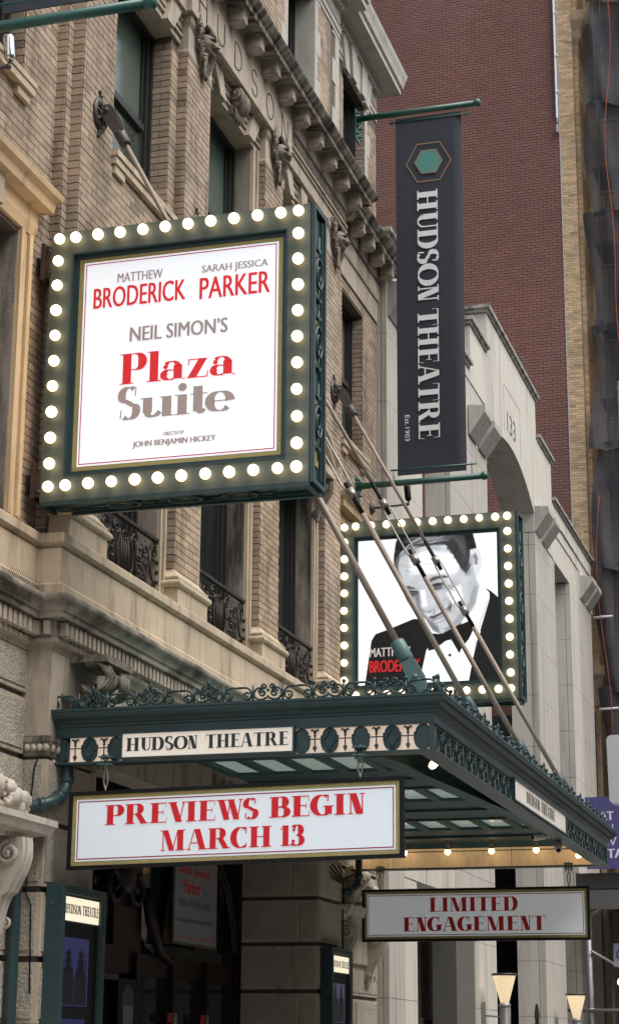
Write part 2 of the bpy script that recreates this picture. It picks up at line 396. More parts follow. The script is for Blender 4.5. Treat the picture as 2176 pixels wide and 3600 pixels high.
    if ch in 'CG':
        pen(arc(.47, .5, .37, .5-t/2, 58, 302, 34)); diag(.67, .68, .69, .99, t)
        if ch == 'C': diag(.67, .24, .69, .04, t); return polys, .84
        rect(.58, .58+T, .06, .42); ser(.50, .66+T, .42); return polys, .76+T*.7
    if ch == 'S':
        p = arc(.33, .745, .205, .24, 42, 200, 16)+arc(.33, .5, .19, .12, 200, 250, 1)[0:0]
        p = arc(.36, .735, .22, .25, 50, 215, 18)+[(.27, .56), (.38, .49), (.48, .42)]+arc(.36, .265, .22, .25, 35, -130, 18)
        pen(p, T*.90, t, 1.1); diag(.52, .72, .54, .97, t); diag(.10, .03, .12, .30, t); return polys, .72
    if ch == '1': stem(.16, T, 0, 1, True, False); diag(.02, .80, .16, 1, .03); rect(.02, .18, .80, .83); return polys, T+.30
    if ch == '3':
        pen(arc(.28, .75, .20, .235, 150, -90, 18)); pen(arc(.26, .26, .26, .245, 90, -150, 20)); dot(.13, .76, .075); dot(.10, .22, .085); return polys, .66
    if ch == '4': return didone('A', T, t)
    # lower case
    if ch == 'l': stem(.06, T, 0, 1., True, False); ser(-.02, .08, 1., False); return polys, T+.14
    if ch == 'i': stem(.06, T, 0, X, True, False); ser(-.02, .08, X, False); dot(.06+h, .85, T*.48); return polys, T+.14
    if ch == 'u':
        X0 = X
        rect(.05, .05+T, .15, X); ser(-.03, .07, X, False); pen([(.05+h, .18), (.07+h, .09), (.13+h, .04), (.22+h, .03), (.34+h, .08), (.42+h, .16)], T*.8, t, 1.)
        rect(.34+T, .34+2*T, 0, X); ser(.27+T, .36+T, X, False); ser(.34+2*T, .41+2*T, 0); return polys, 2*T+.46
    if ch == 't': rect(.10, .10+T, .06, .84); rect(0, T+.24, X-t, X); pen([(.10+h, .10), (.14+h, .02), (.24+h, .03), (.30+h, .12)], T*.5, t, 1.); return polys, T+.26
    if ch == 'z': rect(.02, .62, X-t, X); diag(.0, 0, .62-T, X, T); rect(.0, .64, 0, t); diag(.02, X-.2, .04, X, t); diag(.60, 0, .62, .2, t); return polys, .72
    if ch == 'e': pen(arc(.34, X/2, .29, X/2-t/2, 0, 320, 30)); rect(.14, .62, X/2, X/2+t); return polys, .74
    if ch == 'a':
        rect(.40, .40+T, .03, X-.14); pen(arc(.40+h-.20, X-.19, .20, .175, 150, 0, 14), T*.75); pen(arc(.29, .175, .19, .16, 80, 300, 20), T*.9); rect(.30, .42, .30, .30+t); pen([(.36, .03), (.42, .06), (.46, .12)], t, t); dot(.15, X-.18, .075)
        rect(.40+T, .50+T, 0, t); return polys, T+.56
    return [], .3
def lettering(name, text, parent, mapf, u0, u1, v0, v1, material, T=.24, t=.03, depth=.003, sp=.0, place='word'):
    """high-contrast serif text fitted into (u0..u1, v0..v1); mapf(u, v, d) -> world point"""
    P = []; x = 0
    for ch in text:
        pl, adv = didone(ch, T, t); P += [[(px+x, py) for px, py in q] for q in pl]; x += adv+sp
    W = max(p[0] for q in P for p in q); lo = min(p[0] for q in P for p in q); H = max(1, max(p[1] for q in P for p in q)); g = G()
    for i, q in enumerate(P):
        d = depth+.00025*(i % 7); pts = [mapf(u0+(p[0]-lo)/(W-lo)*(u1-u0), v0+p[1]*(v1-v0)/H, d) for p in q]
        g.add(pts, [tuple(range(len(pts)))])
    return g.build(name, material, parent, fixn=False)
def sans(name, text, parent, mapf, u0, u1, v0, v1, material, depth=.003, bold=0.):
    c = bpy.data.curves.new('t', 'FONT'); c.body = text; c.resolution_u = 3
    o = bpy.data.objects.new('t', c); COL.objects.link(o); dg = bpy.context.evaluated_depsgraph_get()
    me = bpy.data.meshes.new_from_object(o.evaluated_get(dg)); bpy.data.objects.remove(o)
    vs = [v.co.copy() for v in me.vertices]; fs = [tuple(p.vertices) for p in me.polygons]; bpy.data.meshes.remove(me)
    xa, xb = min(v.x for v in vs), max(v.x for v in vs); ya, yb = min(v.y for v in vs), max(v.y for v in vs); g = G()
    k = bold*(v1-v0)     # heavier strokes: the outline set again a little to each side
    for du, dd in (((0, 0),) if bold == 0 else ((-k, 0), (0, .0004), (k, .0008))):
        g.add([mapf(u0+abs(k)+(v.x-xa)/(xb-xa)*(u1-u0-2*abs(k))+du, v0+(v.y-ya)/(yb-ya)*(v1-v0), depth+dd) for v in vs], fs)
    return g.build(name, material, parent, fixn=False)
def boxes(name, m_, parent, L):
    for b in L:
        q_ = G(); q_.box(*b); q_.build(name, m_, parent)
def face_y(y):   # a plane facing -Y (towards the camera): u = x, v = z, d = distance in front
    return lambda u, v, d: (u, y-d, v)
def face_x(x):   # a plane facing +X (the street): u = y
    return lambda u, v, d: (x+d, u, v)
# ================================================================ ground, street
def struct(o): o['kind'] = 'structure'; return o
g = G(); g.box(-80, 60, -60, 160, -.5, -.12); struct(g.build('ground', mat('street_asphalt', (.05, .05, .052), .9, bump=.4, bs=80, var=.15)))
g = G(); g.box(-3, 4.6, -30, 90, -.119, .0); struct(g.build('pavement', mat('concrete_pavement', (.32, .31, .29), .9, bump=.2, var=.12)))
g = G(); g.box(4.604, 4.76, -30, 90, -.119, .004); struct(g.build('kerb', mat('kerb_granite', (.38, .37, .36), .8, var=.1)))
# the other side of the street: it shades the canyon from low light
OPP = thing('opposite_building', 'stone fronted building across the street, out of view', 'building', (19, 15, 0))
g = G(); holes_panel(g, 'x', 18.0, 18.4, -25, 75, 0, 18, [(-23+4*i, -20.8+4*i, 2+3.6*k, 4.3+3.6*k) for i in range(24) for k in range(4)]); g.box(18.4, 30, -25, 75, 0, 17.9); g.build('wall', mat('dim_street_stone', (.30, .27, .23), .9), OPP)
# ================================================================ theatre
TH = thing('theatre_building', 'ornate buff brick and limestone theatre front with carved masks, reading HUDSON on its frieze', 'theatre', (0, 16.96, 0))
YW0, YC0, YC1, YW1 = 10.57, 12.90, 21.02, 23.35
PIERS = [(13.01, 13.66), (15.42, 16.07), (17.85, 18.50), (20.24, 20.90)]
BAYS = [(13.78, 15.24), (16.25, 17.67), (18.68, 20.06)]
LW = (11.28, 12.29); RW = (21.63, 22.64)
xw, xs, xp = 0., .09, .19
BR = Bricks(.2, .057, .009)
g = G()
wing_holes = [(LW[0], LW[1], 8.95, 10.92), (LW[0]+.02, 12.35, 5.42, 7.68)]
holes_panel(g, 'x', -.17, xw, YW0, YC0, 4.9, 11.3, wing_holes)
rw_holes = [(RW[0], RW[1], 8.95, 10.92), (21.57, RW[1]+.02, 5.42, 7.68)]
holes_panel(g, 'x', -.17, xw, YC1, YW1, 4.9, 11.3, rw_holes)
bay_h = [(a, b, 5.38, 7.92) for a, b in BAYS]+[(a, b, 8.98, 10.96) for a, b in BAYS]
holes_panel(g, 'x', -.12, xs, YC0, YC1, 4.9, 11.3, bay_h)
for a, b in PIERS: g.box(xs, xp, a, b, 5.3, 11.3)
for a, b in BAYS: g.box(xs, xp-.001, a-.12+.001, b+.18-.001, 8.12, 8.84)
# attic
ATT = [(13.97, 15.07), (16.41, 17.51), (18.83, 19.93)]
holes_panel(g, 'x', -.2, .12, YC0, YC1, 11.5, 14.6, [(a, b, 12.0, 14.06) for a, b in ATT])
holes_panel(g, 'x', -.2, 0., YC1, YW1, 11.5, 14.6, [(21.66, 22.75, 12.0, 14.06)])
holes_panel(g, 'x', -.2, 0., YW0, YC0, 11.5, 14.6, [(11.17, 12.26, 12.0, 14.06)])
g.box(-6, -.2, YW0, YW1-.02, 4.55, 14.6); g.box(-6, -.2, YW0, 13.3, 0, 4.545); g.box(-6, -.7, 20.4, YW1-.02, 0, 4.545)
g.build('wall', MORTAR, TH)
# --- bricks
BR.lay('x', xw, YW0, YC0, 5.45, 11.1, wing_holes+[(10.9, 12.62, 7.68, 8.24), (11.1, 12.54, 5.4, 7.7)])
BR.lay('x', xw, YC1, YW1, 5.45, 11.1, rw_holes+[(21.3, 23.02, 7.68, 8.24), (21.38, 22.82, 5.4, 7.7)])
BR.lay('y', YC0, 0., xs, 5.45, 11.1, one=True)
BR.lay('x', xs, YC0, 13.01, 5.45, 11.1, one=True)
for i, (a, b) in enumerate(PIERS):
    BR.lay('y', a, xs+.008, xp, 5.74, 10.84, one=True, warm=.0)
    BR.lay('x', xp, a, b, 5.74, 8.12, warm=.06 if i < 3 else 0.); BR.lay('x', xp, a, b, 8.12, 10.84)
for i, (a, b) in enumerate(BAYS):
    BR.lay('x', xp, a-.12, b+.18, 8.14, 8.84)
    if i != 1:
        for p, q in ((a-.12, a), (b, b+.18)): BR.lay('x', xs, p, q, 9.0, 10.84, one=True)
        BR.lay('y', b, -.10, xs, 9.0, 10.9, L=.2)
BR.lay('y', RW[1], -.165, 0, 9.0, 10.9); BR.lay('y', LW[1], -.165, 0, 9.0, 10.9)
for a, b in ATT:
    BR.lay('x', .12, a-.70, a-.13, 12.05, 14.1); BR.lay('x', .12, b+.13, b+.70, 12.05, 14.1)
BR.lay('x', 0, YC1, YW1, 12.05, 13.9, [(21.66, 22.75, 12.0, 14.3)])
BR.lay('x', 0, YW0, YC0, 12.05, 13.9, [(11.17, 12.26, 12.0, 14.3)]); BR.lay('y', 22.75, -.16, 0, 12.05, 14.05)
def vis(px, py):   # brick courses behind the first lit sign do not show
    return not (150 < px < 1110 and 770 < py < 1790)
BR.flush(TH, BRICK, 300, 'brick', vis)
# attic quoins: blocks of two widths, in turn
QZ = [12.0+.34*k for k in range(7)]; qm = {}
def quoin(x, y0, y1, z0, z1):
    k = (round(y1-y0, 2), round(z1-z0, 2))
    if k not in qm: q = G(); q.box(-.01, .012, -k[0]/2, k[0]/2, -k[1]/2+.003, k[1]/2-.003); qm[k] = q.mesh('quoin', GREYST)
    inst('quoin', qm[k], TH, (x, (y0+y1)/2, (z0+z1)/2))
GREYST = mat('pale_attic_stone', (.44, .41, .36), .85, var=.12, vs=3, bump=.2, stain=(.2, .18, .15), sa=.6, ss=(4, 4, .6), st=.52)
for a, b in ATT+[(21.66, 22.75)]:
    xx = .12 if b < 21 else 0.
    for k, z in enumerate(QZ):
        wd = .13 if k % 2 else .24
        quoin(xx, b+.002, b+wd, z, z+.34)
        if b < 21: quoin(xx, a-wd, a-.002, z, z+.34)
for k, z in enumerate(QZ): quoin(.12, YC1-(.18 if k % 2 else .30), YC1+.005, z, z+.34)
# stone jambs of attic windows
boxes('attic_jamb', GREYST, TH, [(-.18, .118, b-.006, b+.001, 12, 14.1) for a, b in ATT])
# --- windows
def window(y0, y1, z0, z1, xf, bar=None, glass=GLASSG, low=GLASSD, stiles=True):
    f = G(); t = .05
    f.box(xf-.06, xf+.02, y0, y0+t, z0, z1); f.box(xf-.06, xf+.02, y1-t, y1, z0, z1); f.box(xf-.06, xf+.02, y0+t, y1-t, z1-t, z1); f.box(xf-.06, xf+.02, y0+t, y1-t, z0, z0+t)
    f.box(xf-.06, xf-.005, y1-t-.06, y1-t-.004, z0+t, z1-t); f.box(xf-.06, xf-.005, y0+t+.004, y0+t+.06, z0+t, z1-t)
    f.box(xf-.06, xf-.03, y1-t-.11, y1-t-.07, z0+t, z1-t)
    w_ = f.build('window_frame', WINF, TH)
    if bar:
        s_ = G(); s_.box(xf-.055, xf+.01, y0+t+.06, y1-t-.12, bar-.035, bar+.035); s_.build('sash_bar', WINF, w_)
        p = G(); p.quad((xf-.055, y0, bar), (xf-.055, y1, bar), (xf-.055, y1, z1), (xf-.055, y0, z1)); p.build('window_pane', glass, w_)
        p = G(); p.quad((xf-.035, y0, z0), (xf-.035, y1, z0), (xf-.035, y1, bar), (xf-.035, y0, bar)); p.build('window_pane', GLASSG2, w_)
    else:
        p = G(); p.quad((xf-.05, y0, z0), (xf-.05, y1, z0), (xf-.05, y1, z1), (xf-.05, y0, z1)); p.build('window_pane', low, w_)
GLASSG2 = mat('lower_sash_glass', (.035, .055, .046), .1, var=.2, vs=2, spec=.9)
for a, b in BAYS:
    window(a, b, 8.98, 10.95, -.10, 9.92); window(a, b, 5.40, 7.92, -.11, None)
for a, b in (LW, RW): window(a, b, 8.97, 10.9, -.15, 9.92)
window(LW[0]+.02, 12.35, 5.44, 7.68, -.42, None); window(21.57, RW[1]+.02, 5.44, 7.68, -.42, None)
for a, b in ATT: window(a, b, 12.0, 14.05, -.14, None, low=GLASSG)
window(21.66, 22.75, 12.0, 14.05, -.14, None)
# stone reveals of the tall windows (Y-facing far jambs)
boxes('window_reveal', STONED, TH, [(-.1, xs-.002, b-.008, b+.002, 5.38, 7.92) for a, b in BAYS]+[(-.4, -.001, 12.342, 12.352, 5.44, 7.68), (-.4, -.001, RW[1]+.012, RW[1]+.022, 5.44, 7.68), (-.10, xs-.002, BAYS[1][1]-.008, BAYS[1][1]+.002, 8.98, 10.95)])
# moulded stone frames
def frame_strip(y0, y1, z0, z1, x, mats=STONEW, name='window_surround'):
    f = G(); w_ = (y1-y0)/3
    for k in range(3):
        d = (.035, .020, .045)[k]
        f.box(x-.01, x+d, y0+k*w_+.003, y0+(k+1)*w_-.003, z0, z1)
    f.box(x-.01, x+.006, y0, y1, z0, z1)
    return f.build(name, mats, TH)
for a, b in BAYS:
    frame_strip(b, b+.13, 5.38, 7.95, xs); frame_strip(a-.10, a, 5.38, 7.95, xs)
frame_strip(BAYS[1][1], BAYS[1][1]+.16, 8.98, 10.98, xs); frame_strip(BAYS[1][0]-.16, BAYS[1][0], 8.98, 10.98, xs)
frame_strip(12.35, 12.54, 5.44, 7.72, 0., STONEGLOW); frame_strip(11.11, 11.30, 5.44, 7.72, 0., STONEGLOW)
frame_strip(22.66, 22.85, 5.44, 7.72, 0., STONEW); frame_strip(21.38, 21.57, 5.44, 7.72, 0., STONEW)
# sills
for i, (a, b) in enumerate(BAYS):
    s_ = G(); y0, y1 = a-.12, b+.16
    s_.box(xs-.2, xp+.05, y0, y1, 8.86, 8.98); s_.box(xs-.2, xp+.065, y0-.01, y1+.01, 8.93, 8.985)
    s_.box(xp, xp+.035, y0+.02, y0+.24, 8.78, 8.86); s_.box(xp, xp+.035, y1-.24, y1-.02, 8.78, 8.86)
    s_.build('window_sill', STONEW, TH)
for a, b in (LW, RW):
    s_ = G(); s_.box(-.17, .07, a-.1, b+.1, 8.84, 8.95); s_.box(-.17, .08, a-.11, b+.11, 8.91, 8.955)
    s_.box(0, .045, a-.06, a+.16, 8.76, 8.84); s_.box(0, .045, b-.16, b+.06, 8.76, 8.84); s_.build('window_sill', STONEW, TH)
# aedicule hoods of the end bays
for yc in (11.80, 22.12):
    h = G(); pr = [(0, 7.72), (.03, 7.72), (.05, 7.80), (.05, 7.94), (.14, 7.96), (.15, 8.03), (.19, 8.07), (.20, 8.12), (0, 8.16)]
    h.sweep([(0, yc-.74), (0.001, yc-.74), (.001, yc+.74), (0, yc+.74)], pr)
    h.build('window_hood', STONEGLOW, TH)
    k = G(); k.box(0, .09, yc-.1, yc+.1, 7.70, 8.0); k.build('keystone', STONEW, TH)
# segmental hood with scroll brackets over each tall centre window
def console(name, y0, y1, x0, z0, z1, out, material, par=None, sc=1.):
    g_ = G(); H = z1-z0; pts = []
    N = 26
    for i in range(N+1):
        s_ = i/N; z = z1-H*s_
        xo = out*(.95-.78*s_+.20*sin(pi*(1-s_)*1.0)*(1 if s_ < .6 else .5)+.10*sin(2*pi*s_+.4))
        pts.append((x0+max(.02, xo), z))
    poly = [(x0, z1)]+pts+[(x0, z0)]
    nb = 4; wd = (y1-y0)
    for k in range(nb):
        a = y0+wd*k/nb; b = y0+wd*(k+1)/nb; s_ = (0.0, .018, .018, 0.)[k]
        g_.prism([(p[0]+(s_ if 0 < i < len(poly)-1 else 0), p[1]) for i, p in enumerate(poly)], 'y', a+.002, b-.002, sm=False)
    rr = min(out*.34, .09)
    for yy in (y0-.012, y1+.012):
        for (cx, cz, r) in ((x0+out*.62, z1-rr*1.25, rr), (x0+out*.26, z0+rr*.9, rr*.62)):
            g_.tube([(p[0], yy, p[1]) for p in spiral(cx, cz, r, r*.15, pi/2, 1.6)], [r*.22]*23, 6)
            g_.ball((cx, yy, cz), r*.3, 8)
    g_.ball((x0+out*.55, (y0+y1)/2, z1-rr*1.25), rr*1.12, 12, sc=(1, wd/rr*.5, 1))
    return g_.build(name, material, par or TH)
for a, b in BAYS:
    yc = (a+b)/2; h = G(); rad = 1.25; hw = .80
    pr = [(0, 0), (.26, 0), (.27, .05), (.30, .08), (.30, .12), (0, .16)]; N = 16; zb = 8.02
    v = []; fs = []
    for i in range(N+1):
        t_ = -hw+2*hw*i/N; dz = sqrt(rad**2-t_**2)-sqrt(rad**2-hw**2); v += [(xs+p[0], yc+t_, zb+dz+p[1]) for p in pr]
    n = len(pr)
    for i in range(N): fs += [(i*n+k, i*n+(k+1) % n, (i+1)*n+(k+1) % n, (i+1)*n+k) for k in range(n)]
    fs += [tuple(range(n)), tuple(N*n+k for k in range(n))]; h.add(v, fs)
    h.box(xs, xs+.25, yc-hw, yc+hw, 7.93, 8.02); h.build('window_hood', STONEW, TH)
    console('scroll_bracket', b+.005, b+.125, xs, 7.45, 7.92, .22, CARVE); console('scroll_bracket', a-.115, a-.005, xs, 7.45, 7.92, .22, CARVE)
# --- bases of the brick piers
for a, b in PIERS:
    q = G(); path = [(xs, a), (xp, a), (xp, b), (xs, b)]
    q.sweep(path, [(-.05, 5.74), (.0, 5.74), (.015, 5.71), (.055, 5.665), (.07, 5.655), (.07, 5.635), (-.05, 5.635)]); q.build('pier_moulding', STONEW, TH)
    q = G(); q.sweep(path, [(-.05, 5.633)]+[(.065+.035*cos(t_), 5.59+.036*sin(t_)) for t_ in [pi/2-pi*k/8 for k in range(9)]]+[(-.05, 5.552)]); q.build('pier_torus', STONEW, TH)
    q = G(); q.box(-.05, xp+.07, a-.07, b+.06, 5.385, 5.55); q.build('pier_plinth', STONEW, TH)
    # capital block
    q = G(); q.sweep(path, [(-.05, 10.84), (.012, 10.84), (.02, 10.87), (.012, 10.90), (.012, 11.14), (.04, 11.18), (.05, 11.235), (-.05, 11.235)]); q.build('pier_capital', STONE, TH)
# --- flat arches over the upper windows
for i, (a, b) in enumerate(BAYS):
    q = G(); q.box(-.12, xs+.03, a-.17, b+.17, 10.955, 11.235); q.build('lintel', STONE, TH)
    q = G()
    boxes('lintel_moulding', STONE, TH, [(xs+.03, xs+.03+d, a-.16, b+.16, z0, z1) for z0, z1, d in ((11.02, 11.045, .025), (11.10, 11.16, .02), (11.17, 11.20, .035))])
    yc = (a+b)/2
    for k in ((-1, 0, 1) if i != 1 else (-1, 1)):
        c0 = yc+k*.46; sk = k*.17
        q = G(); q.prism([(c0-.09, 10.935), (c0+.09, 10.935), (c0+.13+sk, 11.232), (c0-.13+sk, 11.232)], 'x', xs+.03, xs+.095); q.build('voussoir', STONE, TH)
    if i == 1:   # carved double scroll on the middle window
        q = G(); ys = [yc-.12, yc+.12]
        for k in range(5):
            yy = yc-.11+.055*k
            q.tube([(xs+.03+.02+r_*1., yy, z_) for r_, z_ in [(.07+.05*cos(t_), 11.12+.10*sin(t_)) for t_ in [pi*.75-1.3*pi*j/14 for j in range(15)]]], .022, 7)
            q.tube([(xs+.03+r_, yy*.8+yc*.2, z_) for r_, z_ in [(.04+.03*cos(t_), 10.97+.06*sin(t_)) for t_ in [pi*.75-1.3*pi*j/12 for j in range(13)]]], .016, 6)
        for s_ in (-1, 1):
            q.tube([(p[0], yc+s_*.14, p[1]) for p in spiral(xs+.10, 11.15, .075, .015, pi/2, 1.7)], .016, 6); q.ball((xs+.10, yc+s_*.145, 11.15), .03, 8)
            q.tube([(p[0], yc+s_*.115, p[1]) for p in spiral(xs+.08, 10.97, .05, .01, pi/2, 1.5)], .012, 6)
        q.ball((xs+.09, yc, 11.08), .11, 12, sc=(.8, 1.1, 1)); q.build('scroll_keystone', CARVE, TH)
# --- frieze, tablet with inscription, egg-and-dart, bed mould
q = G(); q.box(-.1, .215, YC0-.01, YC1+.01, 11.237, 11.70); q.build('frieze', STONE, TH)
boxes('end_frieze', STONE, TH, [(-.1, .03, YW0, YC0-.012, 11.1, 11.70), (-.1, .03, YC1+.012, YW1, 11.1, 11.70)]); q = G()
q.sweep([(.03, YC1+.014), (.03, YW1-.03), (-.05, YW1-.03)], [(-.02, 11.40), (.02, 11.40), (.03, 11.45), (.03, 11.62), (-.02, 11.62)]); q.build('end_moulding', STONE, TH)
TB = G(); pitch = .475
for k in range(7):
    y0 = 15.30+k*pitch*.992; TB.box(.216, .268, y0+.002, y0+pitch*.992-.002, 11.25, 11.685)
tab = TB.build('frieze_tablet', STONE, TH)
INC = mat('incised_letter_shadow', (.075, .06, .05), .95, var=.1)
# cut letters: thin dark tubes along each stroke, groove shade put into their colour
def groove_shade(parent, segs, y0, w_, z0, h_, name):
    q_ = G()
    for sg in segs:
        q_.tube([(.2675, y0+p[0]*w_, z0+p[1]*h_) for p in sg], .0085, 5)
    return q_.build(name, INC, parent)
def arcp(cx, cy, rx, ry, a0, a1, n=16): return [(cx+rx*cos(radians(a0+(a1-a0)*k/n)), cy+ry*sin(radians(a0+(a1-a0)*k/n))) for k in range(n+1)]
LET = {'H': [[(.1, 0), (.1, 1)], [(.9, 0), (.9, 1)], [(.1, .5), (.9, .5)]],
       'U': [[(.1, 1), (.1, .35)]+arcp(.5, .35, .4, .35, 180, 360)+[(.9, 1)]],
       'D': [[(.1, 0), (.1, 1)]+arcp(.35, .5, .55, .5, 90, -90)+[(.1, 0)]],
       'S': [arcp(.5, .74, .32, .26, 30, 250)+arcp(.5, .26, .36, .26, 70, -150)],
       'O': [arcp(.5, .5, .45, .5, 0, 360, 24)],
       'N': [[(.1, 0), (.1, 1), (.9, 0), (.9, 1)]]}
for k, ch in enumerate('HUDSON'):
    groove_shade(tab, LET[ch], 15.47+.54*k, .27, 11.33, .285, 'letter')
boxes('frieze_moulding', STONE, TH, [(.2, d, a, b, z0, z1) for a, b in ((18.62, YC1+.01), (YC0-.01, 15.295)) for d, z0, z1 in ((.245, 11.46, 11.49), (.26, 11.655, 11.69), (.235, 11.40, 11.42))])
eg = G(); eg.ball((0, 0, 0), .062, 10, sc=(.45, .55, 1.1))
eg.tube([(.012, .048*cos(t_), .078*sin(t_)) for t_ in [2*pi*k/14 for k in range(14)]], .009, 5, closed=True); eg.tube([(.012, .068, .06), (.015, .068, -.07)], [.008, .004], 5)
em = eg.mesh('egg_ornament', CARVE)
y = 18.72
while y < 21.0: inst('egg_ornament', em, TH, (.222, y, 11.57)); y += .128
y = 12.98
while y < 15.25: inst('egg_ornament', em, TH, (.222, y, 11.57)); y += .128
# modillions
MODM = mat('sooty_topped_limestone', (.42, .355, .29), .85, var=.2, vs=6, bump=.4, bs=50, stain=(.06, .05, .04), sa=.8, ss=(6, 6, 9), st=.52)
mo = G(); pr = [(0, -.075), (.13, -.075), (.15, -.05), (.155, .0), (.155, .03), (.17, .045), (.17, .075), (0, .075)]
mo.prism(pr, 'y', -.065, .065); mo.box(.0, .185, -.08, .08, .077, .105)
for k in (-.052, -.018, .018, .052): mo.box(.153, .168, k-.011, k+.011, -.05, .03)
for s_ in (-1, 1): mo.box(.02, .14, s_*.069-.004, s_*.069+.004, -.045, .02)
mm = mo.mesh('modillion', MODM)
y = 13.02
while y < 21.0: inst('modillion', mm, TH, (.262, y, 11.765)); y += .568
y = 21.25
while y < 23.3: inst('modillion', mm, TH, (.10, y, 11.765)); y += .5
y = 10.8
while y < 12.8: inst('modillion', mm, TH, (.10, y, 11.765)); y += .5
MAINP = [(0, YW0), (0, YC0), (.19, YC0), (.19, YC1), (0, YC1), (0, YW1), (-.4, YW1)]
q = G(); q.sweep(MAINP, [(-.1, 11.69), (.055, 11.69), (.07, 11.72), (.075, 11.872), (-.1, 11.872)]); q.build('bed_moulding', STONE, TH)
CORN = mat('black_streaked_stone', (.36, .32, .27), .9, var=.25, vs=6, bump=.5, bs=40, stain=(.018, .015, .013), sa=.97, ss=(2, 11, .7), st=.40)
q = G(); q.sweep(MAINP, [(-.1, 11.873), (.27, 11.873), (.27, 11.855), (.29, 11.855), (.295, 11.91), (.32, 11.92), (.36, 11.965), (.37, 11.985), (-.1, 12.03)]); q.build('cornice', CORN, TH)
# --- attic entablature
ATP = [(0, YW0), (0, YC0), (.12, YC0), (.12, YC1), (0, YC1), (0, YW1), (-.4, YW1)]
q = G(); q.sweep(ATP, [(-.1, 14.10), (.02, 14.10), (.02, 14.16), (.035, 14.17), (.035, 14.24), (.05, 14.26), (.02, 14.28), (.02, 14.46), (-.1, 14.46)]); q.build('attic_architrave', GREYST, TH)
for k, (c0, sk) in enumerate(((21.72, -.12), (22.0, -.05), (22.22, .0), (22.45, .06), (22.72, .14))):
    q = G(); q.prism([(c0-.10, 14.03), (c0+.10, 14.03), (c0+.13+sk, 14.47), (c0-.13+sk, 14.47)], 'x', .0, .06+.025*(k % 2)); q.build('attic_voussoir', GREYST, TH)
de = G(); de.box(0, .055, -.027, .027, -.045, .045); dm = de.mesh('attic_dentil', GREYST)
def dentils(path, off, z, step, me, name):
    for i in range(len(path)-1):
        a, b = Vector(path[i]), Vector(path[i+1]); d = (b-a); L = d.length; d.normalize(); nn = Vector((d.y, -d.x)); k = 0
        s_ = step*.5
        while s_ < L-step*.2:
            p = a+d*s_+nn*off; inst(name, me, TH, (p.x, p.y, z), math.atan2(nn.y, nn.x)); s_ += step
dentils([(.12, 18.6), (.12, YC1)], .03, 14.53, .105, dm, 'attic_dentil'); dentils([(0, YC1+.1), (0, YW1), (-.3, YW1)], .03, 14.53, .105, dm, 'attic_dentil')
q = G(); q.sweep(ATP, [(-.1, 14.465), (.028, 14.465), (.028, 14.59), (.10, 14.59), (.11, 14.62), (.30, 14.64), (.30, 14.72), (.33, 14.74), (.345, 14.82), (.37, 14.90), (.38, 14.96), (-.1, 15.0)]); q.build('attic_cornice', GREYST, TH)
